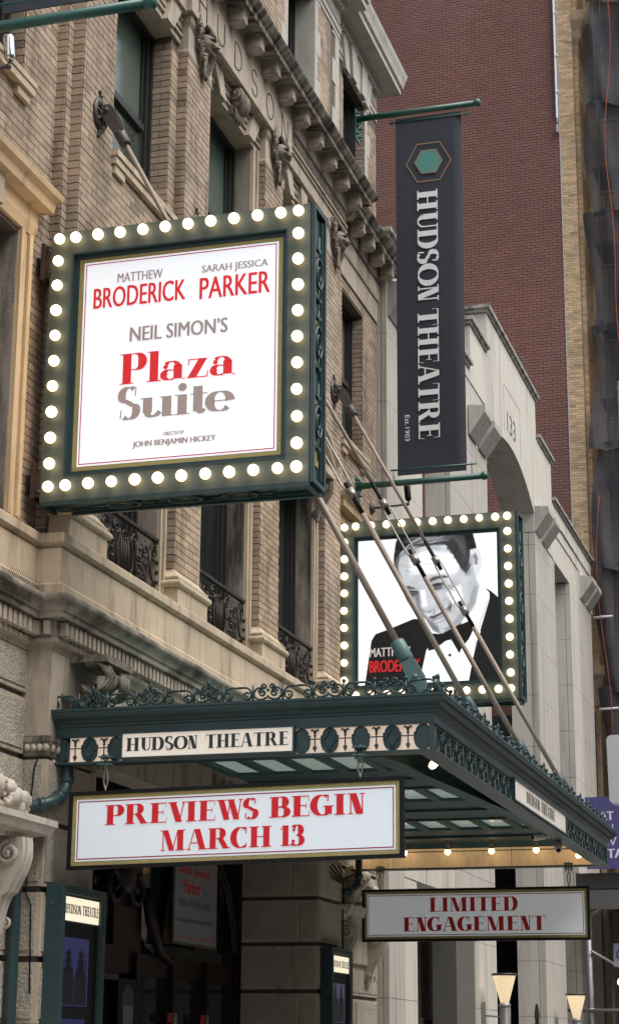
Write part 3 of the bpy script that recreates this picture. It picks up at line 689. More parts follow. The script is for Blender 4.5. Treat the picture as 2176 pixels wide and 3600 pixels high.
# --- carved masks
def mask_mesh():
    q_ = G(); rnd = random.Random(5)
    NU, NV = 22, 30; v = []; fs = []
    def hgt(u, v_):
        r2 = (u/.085)**2+((v_)/.13)**2; h_ = .075*sqrt(max(0, 1-r2))
        h_ += .035*math.exp(-((u/.014)**2))*max(0, min(1, (.045-v_)/.08))*(1 if v_ > -.035 else 0)         # nose
        h_ -= .030*math.exp(-(((abs(u)-.034)/.016)**2)-((v_-.022)/.013)**2)                                   # eyes
        h_ += .014*math.exp(-(((abs(u)-.034)/.010)**2)-((v_-.020)/.006)**2)
        h_ += .022*math.exp(-(((abs(u)-.036)/.028)**2)-((v_-.047+.25*abs(abs(u)-.02))/.010)**2)              # brow
        h_ += .016*math.exp(-(((abs(u)-.046)/.018)**2)-((v_+.022)/.022)**2)                                  # cheeks
        h_ -= .045*math.exp(-((u/.026)**2)-((v_+.062)/.015)**2)                                              # open mouth
        h_ += .014*math.exp(-((u/.03)**2)-((v_+.084)/.008)**2); h_ += .018*math.exp(-((u/.02)**2)-((v_+.108)/.012)**2)
        return h_
    for j in range(NV+1):
        for i in range(NU+1):
            a = -1+2*i/NU; b = -1+2*j/NV; u = .085*a*sqrt(1-b*b/2); vv = .13*b*sqrt(1-a*a/2); v.append((.045+1.05*hgt(u, vv), u*.92, vv*.88))
    for j in range(NV):
        for i in range(NU): k = j*(NU+1)+i; fs.append((k, k+1, k+NU+2, k+NU+1))
    q_.add(v, fs, 0, True)
    for s_ in (-1, 1):
        for k in range(10):      # hair locks down each side, ending in curls
            z0 = .17-.036*k; u0 = s_*(.088+.018*sin(k*1.3)+.015*(k < 5)); r = .036-.0016*k
            q_.tube([(.03+.02*rnd.random()+.012*cos(t_*3), p[0], p[1]) for t_, p in enumerate(spiral(u0*(1-.04*k)+s_*.015, z0, r, .006, s_*rnd.random()*2, s_*1.35, 14))], [.014-.0006*t_ for t_ in range(15)], 6)
            q_.tube([(.02, s_*.07*(1-.03*k), z0+.03), (.045, s_*(.105-.006*k), z0+.01), (.03, s_*(.10-.004*k), z0-.035), (.025, s_*(.07), z0-.06)], [.01, .017, .013, .006], 6)
    for k in range(7):           # crest of leaves on the brow
        a = radians(30+20*k); q_.tube([(.07, .02*cos(a), .09+.01*sin(a)), (.085, .045*cos(a), .115+.03*sin(a)), (.07, .07*cos(a), .125+.06*sin(a)), (.08, .085*cos(a), .12+.072*sin(a))], [.009, .016, .014, .005], 6)
    for k in range(60):          # small curls filling the hair
        a = rnd.uniform(-.6, pi+.6); rr_ = rnd.uniform(.10, .15); q_.ball((.035+.02*rnd.random(), rr_*.85*cos(a), .02+rr_*1.15*sin(a)), rnd.uniform(.012, .02), 6)
    for k in range(9):           # beard tapering to a point
        z0 = -.12-.022*k; wd = .062*(1-k/10.)
        for s_ in (-1, 1):
            q_.tube([(.045, 0, z0+.02), (.065-.003*k, s_*wd*.7, z0), (.05-.003*k, s_*wd, z0-.022), (.06-.003*k, s_*wd*.6, z0-.035)], [.008, .015, .012, .006], 6)
    q_.ball((.04, 0, -.31), .02, 8, sc=(1, .8, 1.6)); q_.prism([(-.10, -.1), (.10, -.1), (.12, .08), (.08, .19), (-.08, .19), (-.12, .08)], 'x', .0, .03); q_.prism([(-.02, -.29), (.02, -.29), (.095, -.09), (-.095, -.09)], 'x', .0, .028)
    return q_.mesh('carved_mask', CARVE, fixn=True)
MK = mask_mesh()
for i, (a, b) in enumerate(PIERS): inst('carved_mask', MK, TH, (xp+.008, (a+b)/2+.05, 11.11), sc=(1.25, 1.95, 1.06))
# --- balcony ledge, parapet, main cornice with dentils
LP = [(0, YW0), (0, YC0), (.19, YC0), (.19, YC1), (0, YC1), (0, YW1), (-.3, YW1)]
LEDGE = [(.045, 5.27), (.06, 5.285), (.10, 5.30), (.11, 5.31), (.11, 5.375), (.10, 5.385), (-.3, 5.40), (-.3, 5.27)]
def along(path, offs):    # split a long swept member into stones
    return path
def sweep_stones(name, prof, material, parts, eps=.002):
    for p in parts:
        q_ = G(); q_.sweep(p, prof); q_.build(name, material, TH)
ys = [12.90, 13.62, 14.85, 16.1, 17.35, 18.6, 19.8, 21.02]
def stones(xc, eps=.0025):
    P_ = [[(0, YW0), (0, 11.7)], [(0, 11.7+eps), (0, YC0-eps*0)]]
    P_ = [[(0, YW0), (0, 11.62)], [(0, 11.62+eps), (0, YC0), (xc, YC0), (xc, ys[1])]]
    for k in range(1, 6): P_.append([(xc, ys[k]+eps), (xc, ys[k+1])])
    P_.append([(xc, ys[6]+eps), (xc, YC1), (0, YC1), (0, YW1)]); return P_
sweep_stones('balcony_ledge', LEDGE, STONEW, stones(.19))
sweep_stones('parapet_stone', [(.09, 4.90), (.09, 4.985), (.075, 5.0), (.075, 5.268), (-.2, 5.268), (-.2, 4.90)], STONEW, stones(.19, .004))
LC = mat('mossy_cornice_stone', (.36, .315, .25), .9, var=.25, vs=5, bump=.5, bs=40, stain=(.05, .045, .032), sa=.9, ss=(4, 2.0, 3), st=.45, fine=.15)
sweep_stones('lower_cornice', [(-.2, 4.72), (.13, 4.72), (.135, 4.765), (.15, 4.77), (.155, 4.785), (.17, 4.81), (.20, 4.84), (.205, 4.855), (.205, 4.875), (.19, 4.89), (-.2, 4.898)], LC, stones(.19, .003))
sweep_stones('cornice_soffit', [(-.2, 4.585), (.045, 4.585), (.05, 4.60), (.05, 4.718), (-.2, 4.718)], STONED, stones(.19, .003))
sweep_stones('bed_moulding', [(-.2, 4.50), (.0, 4.50), (.012, 4.53), (.045, 4.55), (.048, 4.583), (-.2, 4.583)], STONE, stones(.19, .003))
de = G(); de.box(0, .055, -.026, .026, -.052, .052); dm = de.mesh('dentil', STONE)
dentils([(0, YW0), (0, YC0)], .048, 4.655, .0865, dm, 'dentil'); dentils([(0.05, YC0), (.25, YC0)], .048, 4.655, .09, dm, 'dentil')
dentils([(.19, YC0), (.19, YC1)], .048, 4.655, .0865, dm, 'dentil'); dentils([(0, YC1), (0, YW1)], .048, 4.655, .0865, dm, 'dentil')
# bird spikes on the wing cornice
q = G(); y = 12.2
while y < 12.95:
    for s_ in (-1, 1): q.tube([(.12, y, 4.89), (.12+s_*.03, y+s_*.02, 4.98)], .0016, 3, cap=False)
    y += .028
q.build('bird_spikes', BLACKM, TH)['kind'] = 'stuff'
# --- iron balcony railings (fixed to the building)
def railing_mesh():
    q_ = G(); W = 1.46; H = .56; r = .011
    def T(pts, rr=r, n=6): q_.tube([(0, p[0], p[1]) for p in pts], rr, n)
    q_.box(-.022, .022, -W/2, W/2, H-.02, H+.008); q_.box(-.012, .012, -W/2, W/2, .01, .032)
    for s_ in (-1, 1):
        T([(s_*W/2, 0), (s_*W/2, H)], .012)
        T(spiral(s_*.63, .44, .075, .012, -s_*pi/2 if s_ > 0 else pi/2*3, s_*1.6)); T([(s_*.555, .44), (s_*.55, .30), (s_*.60, .20), (s_*.665, .13)])
        T(spiral(s_*.61, .12, .07, .012, pi/2, -s_*1.6)); T(spiral(s_*.43, .40, .085, .012, pi/2, s_*1.7)); T(spiral(s_*.40, .13, .08, .012, -pi/2, s_*1.6))
        T([(s_*.35, .41), (s_*.33, .30), (s_*.36, .22), (s_*.47, .12)]); T(spiral(s_*.20, .44, .07, .012, pi/2, -s_*1.7)); T([(s_*.13, .44), (s_*.12, .40), (s_*.165, .30), (s_*.17, .18), (s_*.12, .07), (0, .045)])
        T(spiral(s_*.50, .27, .05, .01, 0, s_*1.4), .009)
        for k in range(4): q_.ball((.012, s_*(.29+.012*(k % 2)), .16+.07*k), .027-.002*k, 8, sc=(.8, 1, 1))
        for k in range(3): q_.ball((.01, s_*.70, .18+.09*k), .02, 6)
        q_.box(-.015, .015, min(s_*.24, s_*.46), max(s_*.24, s_*.46), .27, .285)
    for k in range(5): T([(-.08+.04*k, .06), (-.08+.04*k, .40)], .006, 5)
    T([(.06*cos(t_), .42+.035*sin(t_)) for t_ in [2*pi*k/16 for k in range(17)]], .009)
    T([(.14*cos(t_), .10+.07*sin(t_)) for t_ in [pi+pi*k/12 for k in range(13)]], .01)
    return q_.mesh('balcony_railing', IRON)
RM = railing_mesh()
for a, b in BAYS: inst('balcony_railing', RM, TH, (.09, (a+b)/2+.0, 5.40), sc=(1, (b-a+.06)/1.46, 1))
# --- ground storey: rusticated stone blocks
JZ = [0.0, .36, .83, 1.30, 1.77, 2.24, 2.735, 3.22, 3.70]
g = G(); g.box(-.17, -.03, YW0, YC0-.01, 0, 4.9); g.box(-.17, -.03, YC1+.03, YW1, 0, 4.9)
g.box(-.17, .155, YC0+.03, 13.80, 0, 4.9); g.box(-.68, .155, 20.14, 20.97, 0, 4.9); g.box(-.17, .10, 13.80, 20.14, 3.9, 4.9); g.build('ground_storey_core', JOINT, TH)
def block(x0, x1, y0, y1, z0, z1, faces, parent=TH, rough=ROCK, name='stone_block', mg=.035):
    q_ = G(); e = .012
    q_.box(x0+e, x1-e, y0+e, y1-e, z0+e, z1-e, 0) if False else q_.box(x0, x1, y0, y1, z0, z1, 0)
    mg_ = min(mg, (z1-z0)*.2)
    if 'x' in faces and y1-y0 > 3*mg: q_.box(x1-.001, x1+.010, y0+mg, y1-mg, z0+mg_, z1-mg_, 1)
    if 'y' in faces and x1-x0 > 2.6*mg: q_.box(x0+mg, x1-mg, y0-.010, y0+.001, z0+mg_, z1-mg_, 1)
    return q_.build(name, [STONE, rough], parent)
jg = .022
for k in range(len(JZ)-1):
    z0, z1 = JZ[k]+jg, JZ[k+1]-jg
    o = .0 if k % 2 else .5
    for a, b in ((YW0, 11.3+o), (11.3+o, YC0-.004)): block(-.15, 0, a+.006, b-.006, z0, z1, 'x')
    for a, b in ((YC1+.004, 21.8+o), (21.8+o, YW1)): block(-.15, 0, a+.006, b-.006, z0, z1, 'x')
    block(-.05, xp, YC0, 13.84, z0, z1, 'xy')
    sp = -.11 if k % 2 else -.02
    block(-.68, sp-.004, 20.10, 20.98, z0, z1, 'y'); block(sp+.004, xp, 20.10, 21.0, z0, z1, 'xy')
for z0, z1 in ((3.70+jg, 4.14-.004), (4.16+jg, 4.49)):
    block(-.15, 0, YW0, 12.0, z0, z1, 'x'); block(-.15, 0, 12.012, YC0-.004, z0, z1, 'x'); block(-.15, 0, YC1+.004, YW1, z0, z1, 'x')
# impost capital and smooth upper pier
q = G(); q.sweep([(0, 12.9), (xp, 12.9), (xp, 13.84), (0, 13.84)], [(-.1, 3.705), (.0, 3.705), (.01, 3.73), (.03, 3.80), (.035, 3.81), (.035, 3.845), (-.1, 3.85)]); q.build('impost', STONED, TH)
q = G()
for k in range(4): q.ball((.035+.05*k, 12.88, 3.765), .028, 8, sc=(1, .6, 1.1))
for k in range(9): q.ball((xp+.02, 12.95+.1*k, 3.765), .03, 8, sc=(.6, 1, 1.1))
q.build('impost_carving', CARVEL, TH)
boxes('upper_pier', STONE, TH, [(-.1, xp-.004, 12.90, 14.3, 3.855, 4.498), (-.1, xp-.004, 19.7, 21.0, 3.855, 4.498)])
# lintel over the doors with the gilt house number
boxes('door_lintel', STONE, TH, [(-.15, .13, 14.303, 15.9, 3.80, 4.498), (-.15, .13, 17.606, 19.697, 3.80, 4.498)]); q = G(); q.box(-.15, .13, 15.906, 17.6, 3.80, 4.498); lint = q.build('door_lintel', STONE, TH)
sans('house_number', '141', lint, face_x(.13), 16.74, 17.26, 3.945, 4.09, mat('brass_numeral', (.30, .19, .07), .4, .6), .02, .0)
# carved console over the pier
q = G(); yc = 13.52; zt = 4.50
q.box(xp-.01, xp+.24, yc-.24, yc+.24, zt-.03, zt+.02)
for s_ in (-1, 1):
    for k in range(5):      # ribs of the big curled leaf
        yo = yc+s_*(.075+.03*k); q.tube([(xp+.05+r_, yo+s_*.02*sin(z_*40), z_) for r_, z_ in [((.11-.008*abs(k-2))*(1)+.085*cos(t_), zt-.13+.105*sin(t_)) for t_ in [pi*.7-1.55*pi*j/16 for j in range(17)]]], [.020-.0007*j for j in range(17)], 6)
    for k in range(4): q.tube([(xp+.03, yc+s_*(.10+.02*k), zt-.20-.03*k), (xp+.09-.01*k, yc+s_*(.15+.01*k), zt-.25-.03*k), (xp+.05, yc+s_*(.13-.01*k), zt-.34-.02*k)], [.012, .024, .006], 6)
for k in range(9): q.tube([(xp+.11, yc-.05+.0125*k, zt-.04), (xp+.205+.01*(k % 2), yc-.088+.022*k, zt-.09), (xp+.19, yc-.09+.0225*k, zt-.15), (xp+.15, yc-.06+.015*k, zt-.21)], [.008, .013, .014, .004], 5)
for k in range(7): q.ball((xp+.13-.012*k, yc+.035*sin(k*2.1), zt-.22-.035*k), .026-.001*k, 8)
q.tube([(xp+.02, yc, zt-.15), (xp+.05, yc, zt-.30), (xp+.03, yc-.01, zt-.42)], [.07, .055, .02], 8)
cc = (xp, 13.52, 4.50); q.v = [(cc[0]+(p[0]-cc[0])*1.25, cc[1]+(p[1]-cc[1])*1.15, cc[2]+(p[2]-cc[2])*1.12) for p in q.v]
q.build('acanthus_console', CARVEM, TH)
# --- door hoods of the end bays with fruit carving
def fruit_pile(yc, seed):
    rnd = random.Random(seed); q_ = G()
    for k in range(46):
        t_ = rnd.random(); hh = .36*(1-t_**1.4); y = yc+(t_*.78)*(1 if rnd.random() > .5 else -1)
        r = rnd.uniform(.05, .092); q_.ball((.10+rnd.uniform(-.03, .09), y, 3.225+r*.6+hh*rnd.random()), r, 10, sc=(1, rnd.uniform(.8, 1.2), rnd.uniform(.8, 1.2)))
    for k in range(16):
        y = yc+rnd.uniform(-.6, .6); z = 3.26+.25*(1-abs(y-yc)/.8)*rnd.random(); q_.ball((.15+rnd.uniform(-.02, .06), y, z), .05, 8, sc=(.35, 1.5, .8))
    for k in range(110):
        t_ = rnd.random(); y = yc+(t_*.80)*(1 if rnd.random() > .5 else -1); hh = .36*(1-t_**1.4); r = rnd.uniform(.018, .04)
        q_.ball((.15+rnd.uniform(-.03, .07), y, 3.235+hh*rnd.random()), r, 7, sc=(1, rnd.uniform(.7, 1.4), rnd.uniform(.7, 1.3)))
    for k in range(24): q_.ball((.14+rnd.uniform(-.03, .06), yc+.45+rnd.uniform(-.12, .12), 3.25+rnd.uniform(0, .16)), .022, 8)
    q_.box(0, .13, yc-.22, yc+.22, 3.22, 3.72); q_.ball((.11, yc, 3.6), .12, 12, sc=(.7, 1.2, 1.3))
    return q_.build('fruit_carving', CARVEL, TH)
for yc, sd in ((11.80, 3), (22.10, 8)):
    q = G(); q.sweep([(0, yc-.80), (.001, yc-.80), (.001, yc+.80), (0, yc+.80)], [(-.05, 3.06), (.16, 3.06), (.17, 3.09), (.26, 3.11), (.285, 3.16), (.30, 3.17), (.30, 3.215), (-.05, 3.22)]); q.build('door_hood', CARVEL, TH)
    q = G(); q.box(0, .05, yc-.75, yc+.75, 2.62, 3.058); q.build('door_frieze', STONE, TH)
    for s_ in (-1, 1): console('hood_console', yc+s_*.68-.09, yc+s_*.68+.09, .0, 2.40, 3.055, .26, CARVEL)
    fruit_pile(yc, sd)
# ================================================================ marquee canopy
MX0, MX1, MY0, MY1 = .10, 3.07, 13.05, 21.83
MQ = thing('marquee_canopy', 'dark teal iron and glass marquee canopy with scroll cresting and lit HUDSON THEATRE bands', 'marquee', (1.6, 17.4, 3.65))
MP = [(MX0, MY0), (MX1, MY0), (MX1, MY1), (MX0, MY1)]
CREAM = mat('lit_cream_glass', (.75, .68, .60), .35, 0., var=.1, vs=5, emit=(1., .74, .55), es=.26)
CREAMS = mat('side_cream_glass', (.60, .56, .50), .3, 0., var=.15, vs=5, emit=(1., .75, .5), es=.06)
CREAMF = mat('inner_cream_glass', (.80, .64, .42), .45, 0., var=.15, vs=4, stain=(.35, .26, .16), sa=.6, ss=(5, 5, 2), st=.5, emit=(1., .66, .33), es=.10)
q = G(); q.sweep(MP, [(-.02, 3.862), (.012, 3.862), (.012, 3.925), (.022, 3.93), (.024, 3.945), (.035, 3.95), (.055, 3.97), (.085, 3.99), (.10, 4.01), (.102, 4.03), (.11, 4.035), (.11, 4.052), (-.02, 4.06)]); q.build('cornice', TEAL, MQ)
q = G(); q.sweep(MP, [(-.12, 3.652), (.018, 3.652), (.018, 3.668), (-.12, 3.668)]); q.build('bottom_rail', TEAL, MQ)
q = G(); q.sweep(MP, [(-.06, 3.852), (.010, 3.852), (.010, 3.861), (-.06, 3.861)]); q.build('top_rail', TEAL, MQ)
boxes('corner_post', TEAL, MQ, [(MX0, MX0+.05, MY0-.006, MY0+.04, 3.668, 3.862), (MX1-.03, MX1+.004, MY0-.004, MY0+.03, 3.668, 3.862), (MX1-.03, MX1+.004, MY1-.03, MY1+.004, 3.668, 3.862)])
q = G(); q.box(MX0+.05, MX1-.04, MY0+.035, MY0+.05, 3.668, 3.852); q.build('band_glass', CREAM, MQ)
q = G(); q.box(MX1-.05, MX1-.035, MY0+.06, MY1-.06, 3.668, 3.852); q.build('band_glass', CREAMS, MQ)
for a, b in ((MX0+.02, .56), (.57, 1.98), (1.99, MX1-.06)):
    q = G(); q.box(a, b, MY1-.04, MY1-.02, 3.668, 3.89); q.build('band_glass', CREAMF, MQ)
# ornament plates, built once in the XZ plane facing -Y
def oval_pts(rx, rz, ear=.012, n=9):
    P = []
    def arc_(cx, cz, r1, r2, a0, a1): return [(cx+r1*cos(radians(a0+(a1-a0)*k/n)), cz+r2*sin(radians(a0+(a1-a0)*k/n))) for k in range(n+1)]
    P += arc_(0, .035, rx*.86, rz-.035, 0, 180); P += [(-rx-ear*.3, .035), (-rx-ear*.3, -.02)]; P += arc_(0, -.025, rx, rz-.025, 180, 360); P += [(rx+ear*.3, .035)]
    return P
def plate_mesh(kind):
    q_ = G(); P = oval_pts(.060, .088)
    q_.prism(P, 'y', -.006, .004)
    q_.tube([(p[0], -.010, p[1]) for p in P], .0055, 5, closed=True)
    if kind == 'diamond':
        for s_ in (-1, 1):
            for t_ in (-1, 1):
                q_.tube([(s_*.055*(1-k/8.)**1.0*(1-.0*k), -.012, t_*.082*((k/8.)**2.0)) for k in range(9)], .0055, 5)
    return q_.mesh('band_plate', TEAL, fixn=True)
PL = {'oval': plate_mesh('oval'), 'diamond': plate_mesh('diamond')}
q = G()
q.tube([(0, -.01, .055), (0, -.01, -.045)], .005, 6); q.ball((0, -.01, .035), .011, 8)
for s_ in (-1, 1): q.tube([(0, -.01, .045), (s_*.008, -.01, .07), (s_*.022, -.01, .078), (s_*.033, -.01, .064)], [.006, .010, .008, .002], 6)
q.prism([(0, -.085), (.015, -.055), (.011, -.040), (0, -.048), (-.011, -.040), (-.015, -.055)], 'y', -.016, -.006); q.box(-.055, .055, -.014, -.008, .006, .014)
AR = q.mesh('band_arrow', TEAL, fixn=True)
def band(pos, kinds, side):
    for p, k in zip(pos, kinds):
        loc = (p, MY0+.012, 3.76) if side == 'n' else (MX1-.012, p, 3.76); rz = 0 if side == 'n' else pi/2
        inst('band_arrow' if k == 'arrow' else 'band_plate', AR if k == 'arrow' else PL[k], MQ, loc, rz)
band([.23, .345, .46, .575, .67], ['oval', 'arrow', 'diamond', 'arrow', 'oval'], 'n')
band([2.10, 2.20, 2.31, 2.425, 2.54, 2.655, 2.77, 2.885, 2.995], ['oval', 'arrow', 'diamond', 'arrow', 'oval', 'arrow', 'diamond', 'arrow', 'oval'], 'n')
sy = [13.17+.1155*k for k in range(25)]; band([y for y in sy if y < 16.0], ['oval', 'arrow', 'diamond', 'arrow']*7, 's')
sy = [18.90+.1155*k for k in range(26)]; band([y for y in sy if y < 21.75], ['arrow', 'diamond', 'arrow', 'oval']*7, 's')
# name boxes
INKG = mat('dark_green_letter', (.02, .035, .035), .5, 0., var=0)
NAMEP = mat('lit_name_glass', (.72, .67, .58), .35, 0., var=.08, vs=6, emit=(1., .86, .74), es=.20)
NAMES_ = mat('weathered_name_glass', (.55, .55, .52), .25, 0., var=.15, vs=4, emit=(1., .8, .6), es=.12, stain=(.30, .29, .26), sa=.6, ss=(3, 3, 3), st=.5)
def namebox(side, a, b, u0, u1):
    q_ = G()
    if side == 'n':
        for x0, x1, z0, z1 in ((a, b, 3.862, 3.876), (a, b, 3.675, 3.689), (a, a+.014, 3.689, 3.862), (b-.014, b, 3.689, 3.862)): q_.box(x0, x1, MY0-.030, MY0+.03, z0, z1)
        bx = q_.build('name_box', TEAL, MQ); p_ = G(); p_.box(a+.0142, b-.0142, MY0-.018, MY0+.028, 3.6892, 3.8618); p_.build('name_panel', NAMEP, bx); f = face_y(MY0-.018)
    else:
        for y0, y1, z0, z1 in ((a, b, 3.862, 3.876), (a, b, 3.675, 3.689), (a, a+.014, 3.689, 3.862), (b-.014, b, 3.689, 3.862)): q_.box(MX1-.03, MX1+.030, y0, y1, z0, z1)
        bx = q_.build('name_box', TEAL, MQ); p_ = G(); p_.box(MX1-.028, MX1+.018, a+.0142, b-.0142, 3.6892, 3.8618); p_.build('name_panel', NAMES_, bx); f = face_x(MX1+.018)
    um = u0+(u1-u0)*.445
    lettering('lettering', 'HUDSON', bx, f, u0, um, 3.733, 3.833, INKG, .27, .06, depth=.004); lettering('lettering', 'THEATRE', bx, f, um+(u1-u0)*.05, u1, 3.733, 3.833, INKG, .27, .06, depth=.004)
namebox('n', .715, 2.055, .76, 2.01); namebox('s', 16.02, 18.80, 16.63, 18.12)
# cresting
def crest(kind, W, leaf=True):
    q_ = G(); r = .0085
    def T(P_, rr=r): q_.tube([(p[0], 0, p[1]) for p in P_], rr, 6)
    if kind == 'c':
        for s_ in (-1, 1):
            P_ = [(0, .098), (s_*W*.22, .098)]+[(s_*(W*.22+(W*.22)*sin(a)), .055+.043*cos(a)) for a in [pi/2*k/5*1.0 for k in range(1, 6)]]
            P_ += [(s_*(W*.44-.0*k), .04-.004*k) for k in range(1)]
            cx, cz = s_*(W*.44-.030), .038; P_ += [(cx+s_*.030*cos(a)*(1-.3*a/6.3), cz-.030*sin(a)*(1-.3*a/6.3)) for a in [.3+5.2*k/14 for k in range(15)]]
            T(P_)
        q_.ball((-W*.30, 0, .034), .010, 6); q_.ball((W*.30, 0, .034), .010, 6)
    else:
        for s_ in (-1, 1):
            T([(s_*.004, .02)]+[(s_*(.055+.052*cos(a)), .050+.045*sin(a)) for a in [-2.2+3.3*k/12 for k in range(13)]]+[(s_*.055, .092)])
            T([(s_*p[0], p[1]) for p in spiral(.048, .052, .030, .006, .4, 1.4, 16)]); T([(s_*p[0], p[1]) for p in spiral(.030, .100, .024, .005, -1.2, 1.3, 14)])
        q_.ball((0, 0, .075), .013, 8); q_.ball((0, 0, .03), .010, 6)
        if leaf:
            q_.ball((0, 0, .140), .017, 8, sc=(1, .55, 1.3)); q_.tube([(0, 0, .10), (0, 0, .135), (0, 0, .150), (0, 0, .178)], [.006, .011, .012, .001], 6)
    return q_.mesh('cresting_scroll', TEAL, fixn=True)
q = G(); q.tube([(0, 0, -.008), (0, 0, .105)], .008, 6); q.ball((0, 0, .115), .0165, 8); PB = q.mesh('cresting_post', TEAL, fixn=True)
q = G(); q.tube([(0, 0, -.008), (0, 0, .115)], .0075, 6); PO = q.mesh('cresting_post', TEAL, fixn=True)
CZ = 4.07
q = G(); q.sweep(MP, [(-.02, 4.058), (.03, 4.058), (.03, 4.068), (-.02, 4.068)]); q.build('cresting_base', TEAL, MQ)
W = .229; c1, c2, c3 = crest('c', W), crest('h', W), crest('h', W, False)
xs_ = [.13+.2285*k for k in range(14)]
for k, x in enumerate(xs_):
    if x > 3.12: break
    inst('cresting_post', PB if k > 8 else PO, MQ, (x, MY0+.0, CZ))
    if k < 13: inst('cresting_scroll', c1 if k % 2 == 0 else (c2 if k < 6 else c3), MQ, (x+W/2, MY0+.0, CZ))
W2 = .28; s1, s2 = crest('c', W2), crest('h', W2)
for k in range(32):
    y = 13.09+W2*k
    if y > MY1: break
    inst('cresting_post', PB, MQ, (MX1, y, CZ), pi/2)
    if y+W2 < MY1+.05: inst('cresting_scroll', s1 if k % 2 else s2, MQ, (MX1, y+W2/2, CZ), pi/2)
# roof, ribs, glass panes, beams
q = G(); q.prism([(.60, 3.96), (.60, 3.99), (.135, 4.23), (.135, 4.20)], 'y', MY0+.06, MY1-.06); q.build('sloping_roof', TEALD, MQ)
q = G(); q.cyl((.14, MY0+.1, 4.195), (.14, MY1-.1, 4.195), .018, 6); q.build('flashing', RODG, MQ)
PANE = mat('canopy_pane_glass', (.26, .32, .29), .18, 0., var=.2, vs=6, stain=(.22, .27, .25), sa=.5, ss=(6, 6, 6), st=.5, emit=(.75, .9, .82), es=.12)  # opaque panes; faint emission stands in for daylight coming through
ROWS = [(14.60, 15.88), (17.05, 17.97), (19.50, 20.40)]
XP = [.64+.34*k for k in range(8)]
q = G(); yy = [MY0+.06]+[v for r_ in ROWS for v in r_]+[MY1-.06]
for k in range(0, len(yy), 2): q.box(.60, MX1-.06, yy[k], yy[k+1], 3.955, 3.985)
for a, b in ROWS:
    for x in XP: q.box(x-.04, x+.04, a, b, 3.935, 3.985)
q.build('roof', TEALD, MQ)
pg = G(); pg.box(-.135, .135, -.5, .5, -.004, .004)
pm = pg.mesh('roof_pane', PANE)
for a, b in ROWS:
    for x in XP[:-1]: inst('roof_pane', pm, MQ, (x+.175, (a+b)/2, 3.975), sc=(1.0, (b-a), 1))
for y in [v for r_ in ROWS for v in r_]:
    q = G(); q.box(.60, MX1-.06, y-.03, y+.03, 3.936, 3.953) ; q.build('cross_beam', TEALD, MQ)
boxes('cross_beam', TEALD, MQ, [(.60, MX1-.07, y-.03, y+.03, 3.93, 3.953) for y in (16.4, 18.7, 21.1)])
# I-beam running out under the roof, with a bolted plate
q = G(); a, b = Vector((2.56, 13.35, 0)), Vector((3.00, 18.7, 0)); d = (b-a).normalized(); nn = Vector((d.y, -d.x, 0))
def pbox(q_, a_, b_, w0, w1, z0, z1):
    v = [a_+nn*w0, a_+nn*w1, b_+nn*w1, b_+nn*w0]; q_.add([(p.x, p.y, z0) for p in v]+[(p.x, p.y, z1) for p in v], [(0, 1, 2, 3), (7, 6, 5, 4), (0, 4, 5, 1), (1, 5, 6, 2), (2, 6, 7, 3), (3, 7, 4, 0)])
pbox(q, a, b, -.07, .07, 3.672, 3.686); pbox(q, a, b, -.006, .006, 3.684, 3.90); pbox(q, a, b, -.05, .05, 3.90, 3.912); q.build('support_beam', TEALD, MQ)
q = G(); pa, pb2 = a+d*1.30, a+d*1.62; pbox(q, pa, pb2, -.016, -.0065, 3.72, 3.85)
for s_ in (.25, .75):
    for z in (3.75, 3.82): p = pa+(pb2-pa)*s_; q.ball((p.x-.018, p.y-.004, z), .014, 8)
q.build('bolted_plate', TEALD, MQ)
q = G(); q.box(MX0+.01, MX1-.12, MY0+.055, MY0+.075, 3.672, 3.953); q.box(MX1-.075, MX1-.055, MY0+.08, MY1-.05, 3.672, 3.953); q.build('inner_fascia', TEALD, MQ)
SOCK = mat('lamp_socket', (.35, .27, .18), .5, .2, var=.1)
def lampm():
    q_ = G(); q_.ball((0, 0, -.065), .036, 12, 0); q_.tube([(0, 0, -.045), (0, 0, -.015)], [.03, .019], 10, False, 1); q_.tube([(0, 0, -.016), (0, 0, .020), (0, 0, .075)], [.02, .022, .013], 10, False, 1)
    return q_.mesh('lamp', [BULBW, SOCK], fixn=True)
LM = lampm()
for x in (.27, .77, 1.28, 1.79, 2.30, 2.75): inst('lamp', LM, MQ, (x, 21.62, 3.90))
inst('lamp', LM, MQ, (2.90, 14.05, 3.76), rot=(radians(-25), radians(42), 0), sc=(.85, .85, 1.25)); inst('lamp', LM, MQ, (2.86, 21.55, 3.81), rot=(radians(-20), radians(50), 0), sc=(.95, .95, 1.25))
inst('lamp', LM, MQ, (.40, 13.45, 4.0)); 
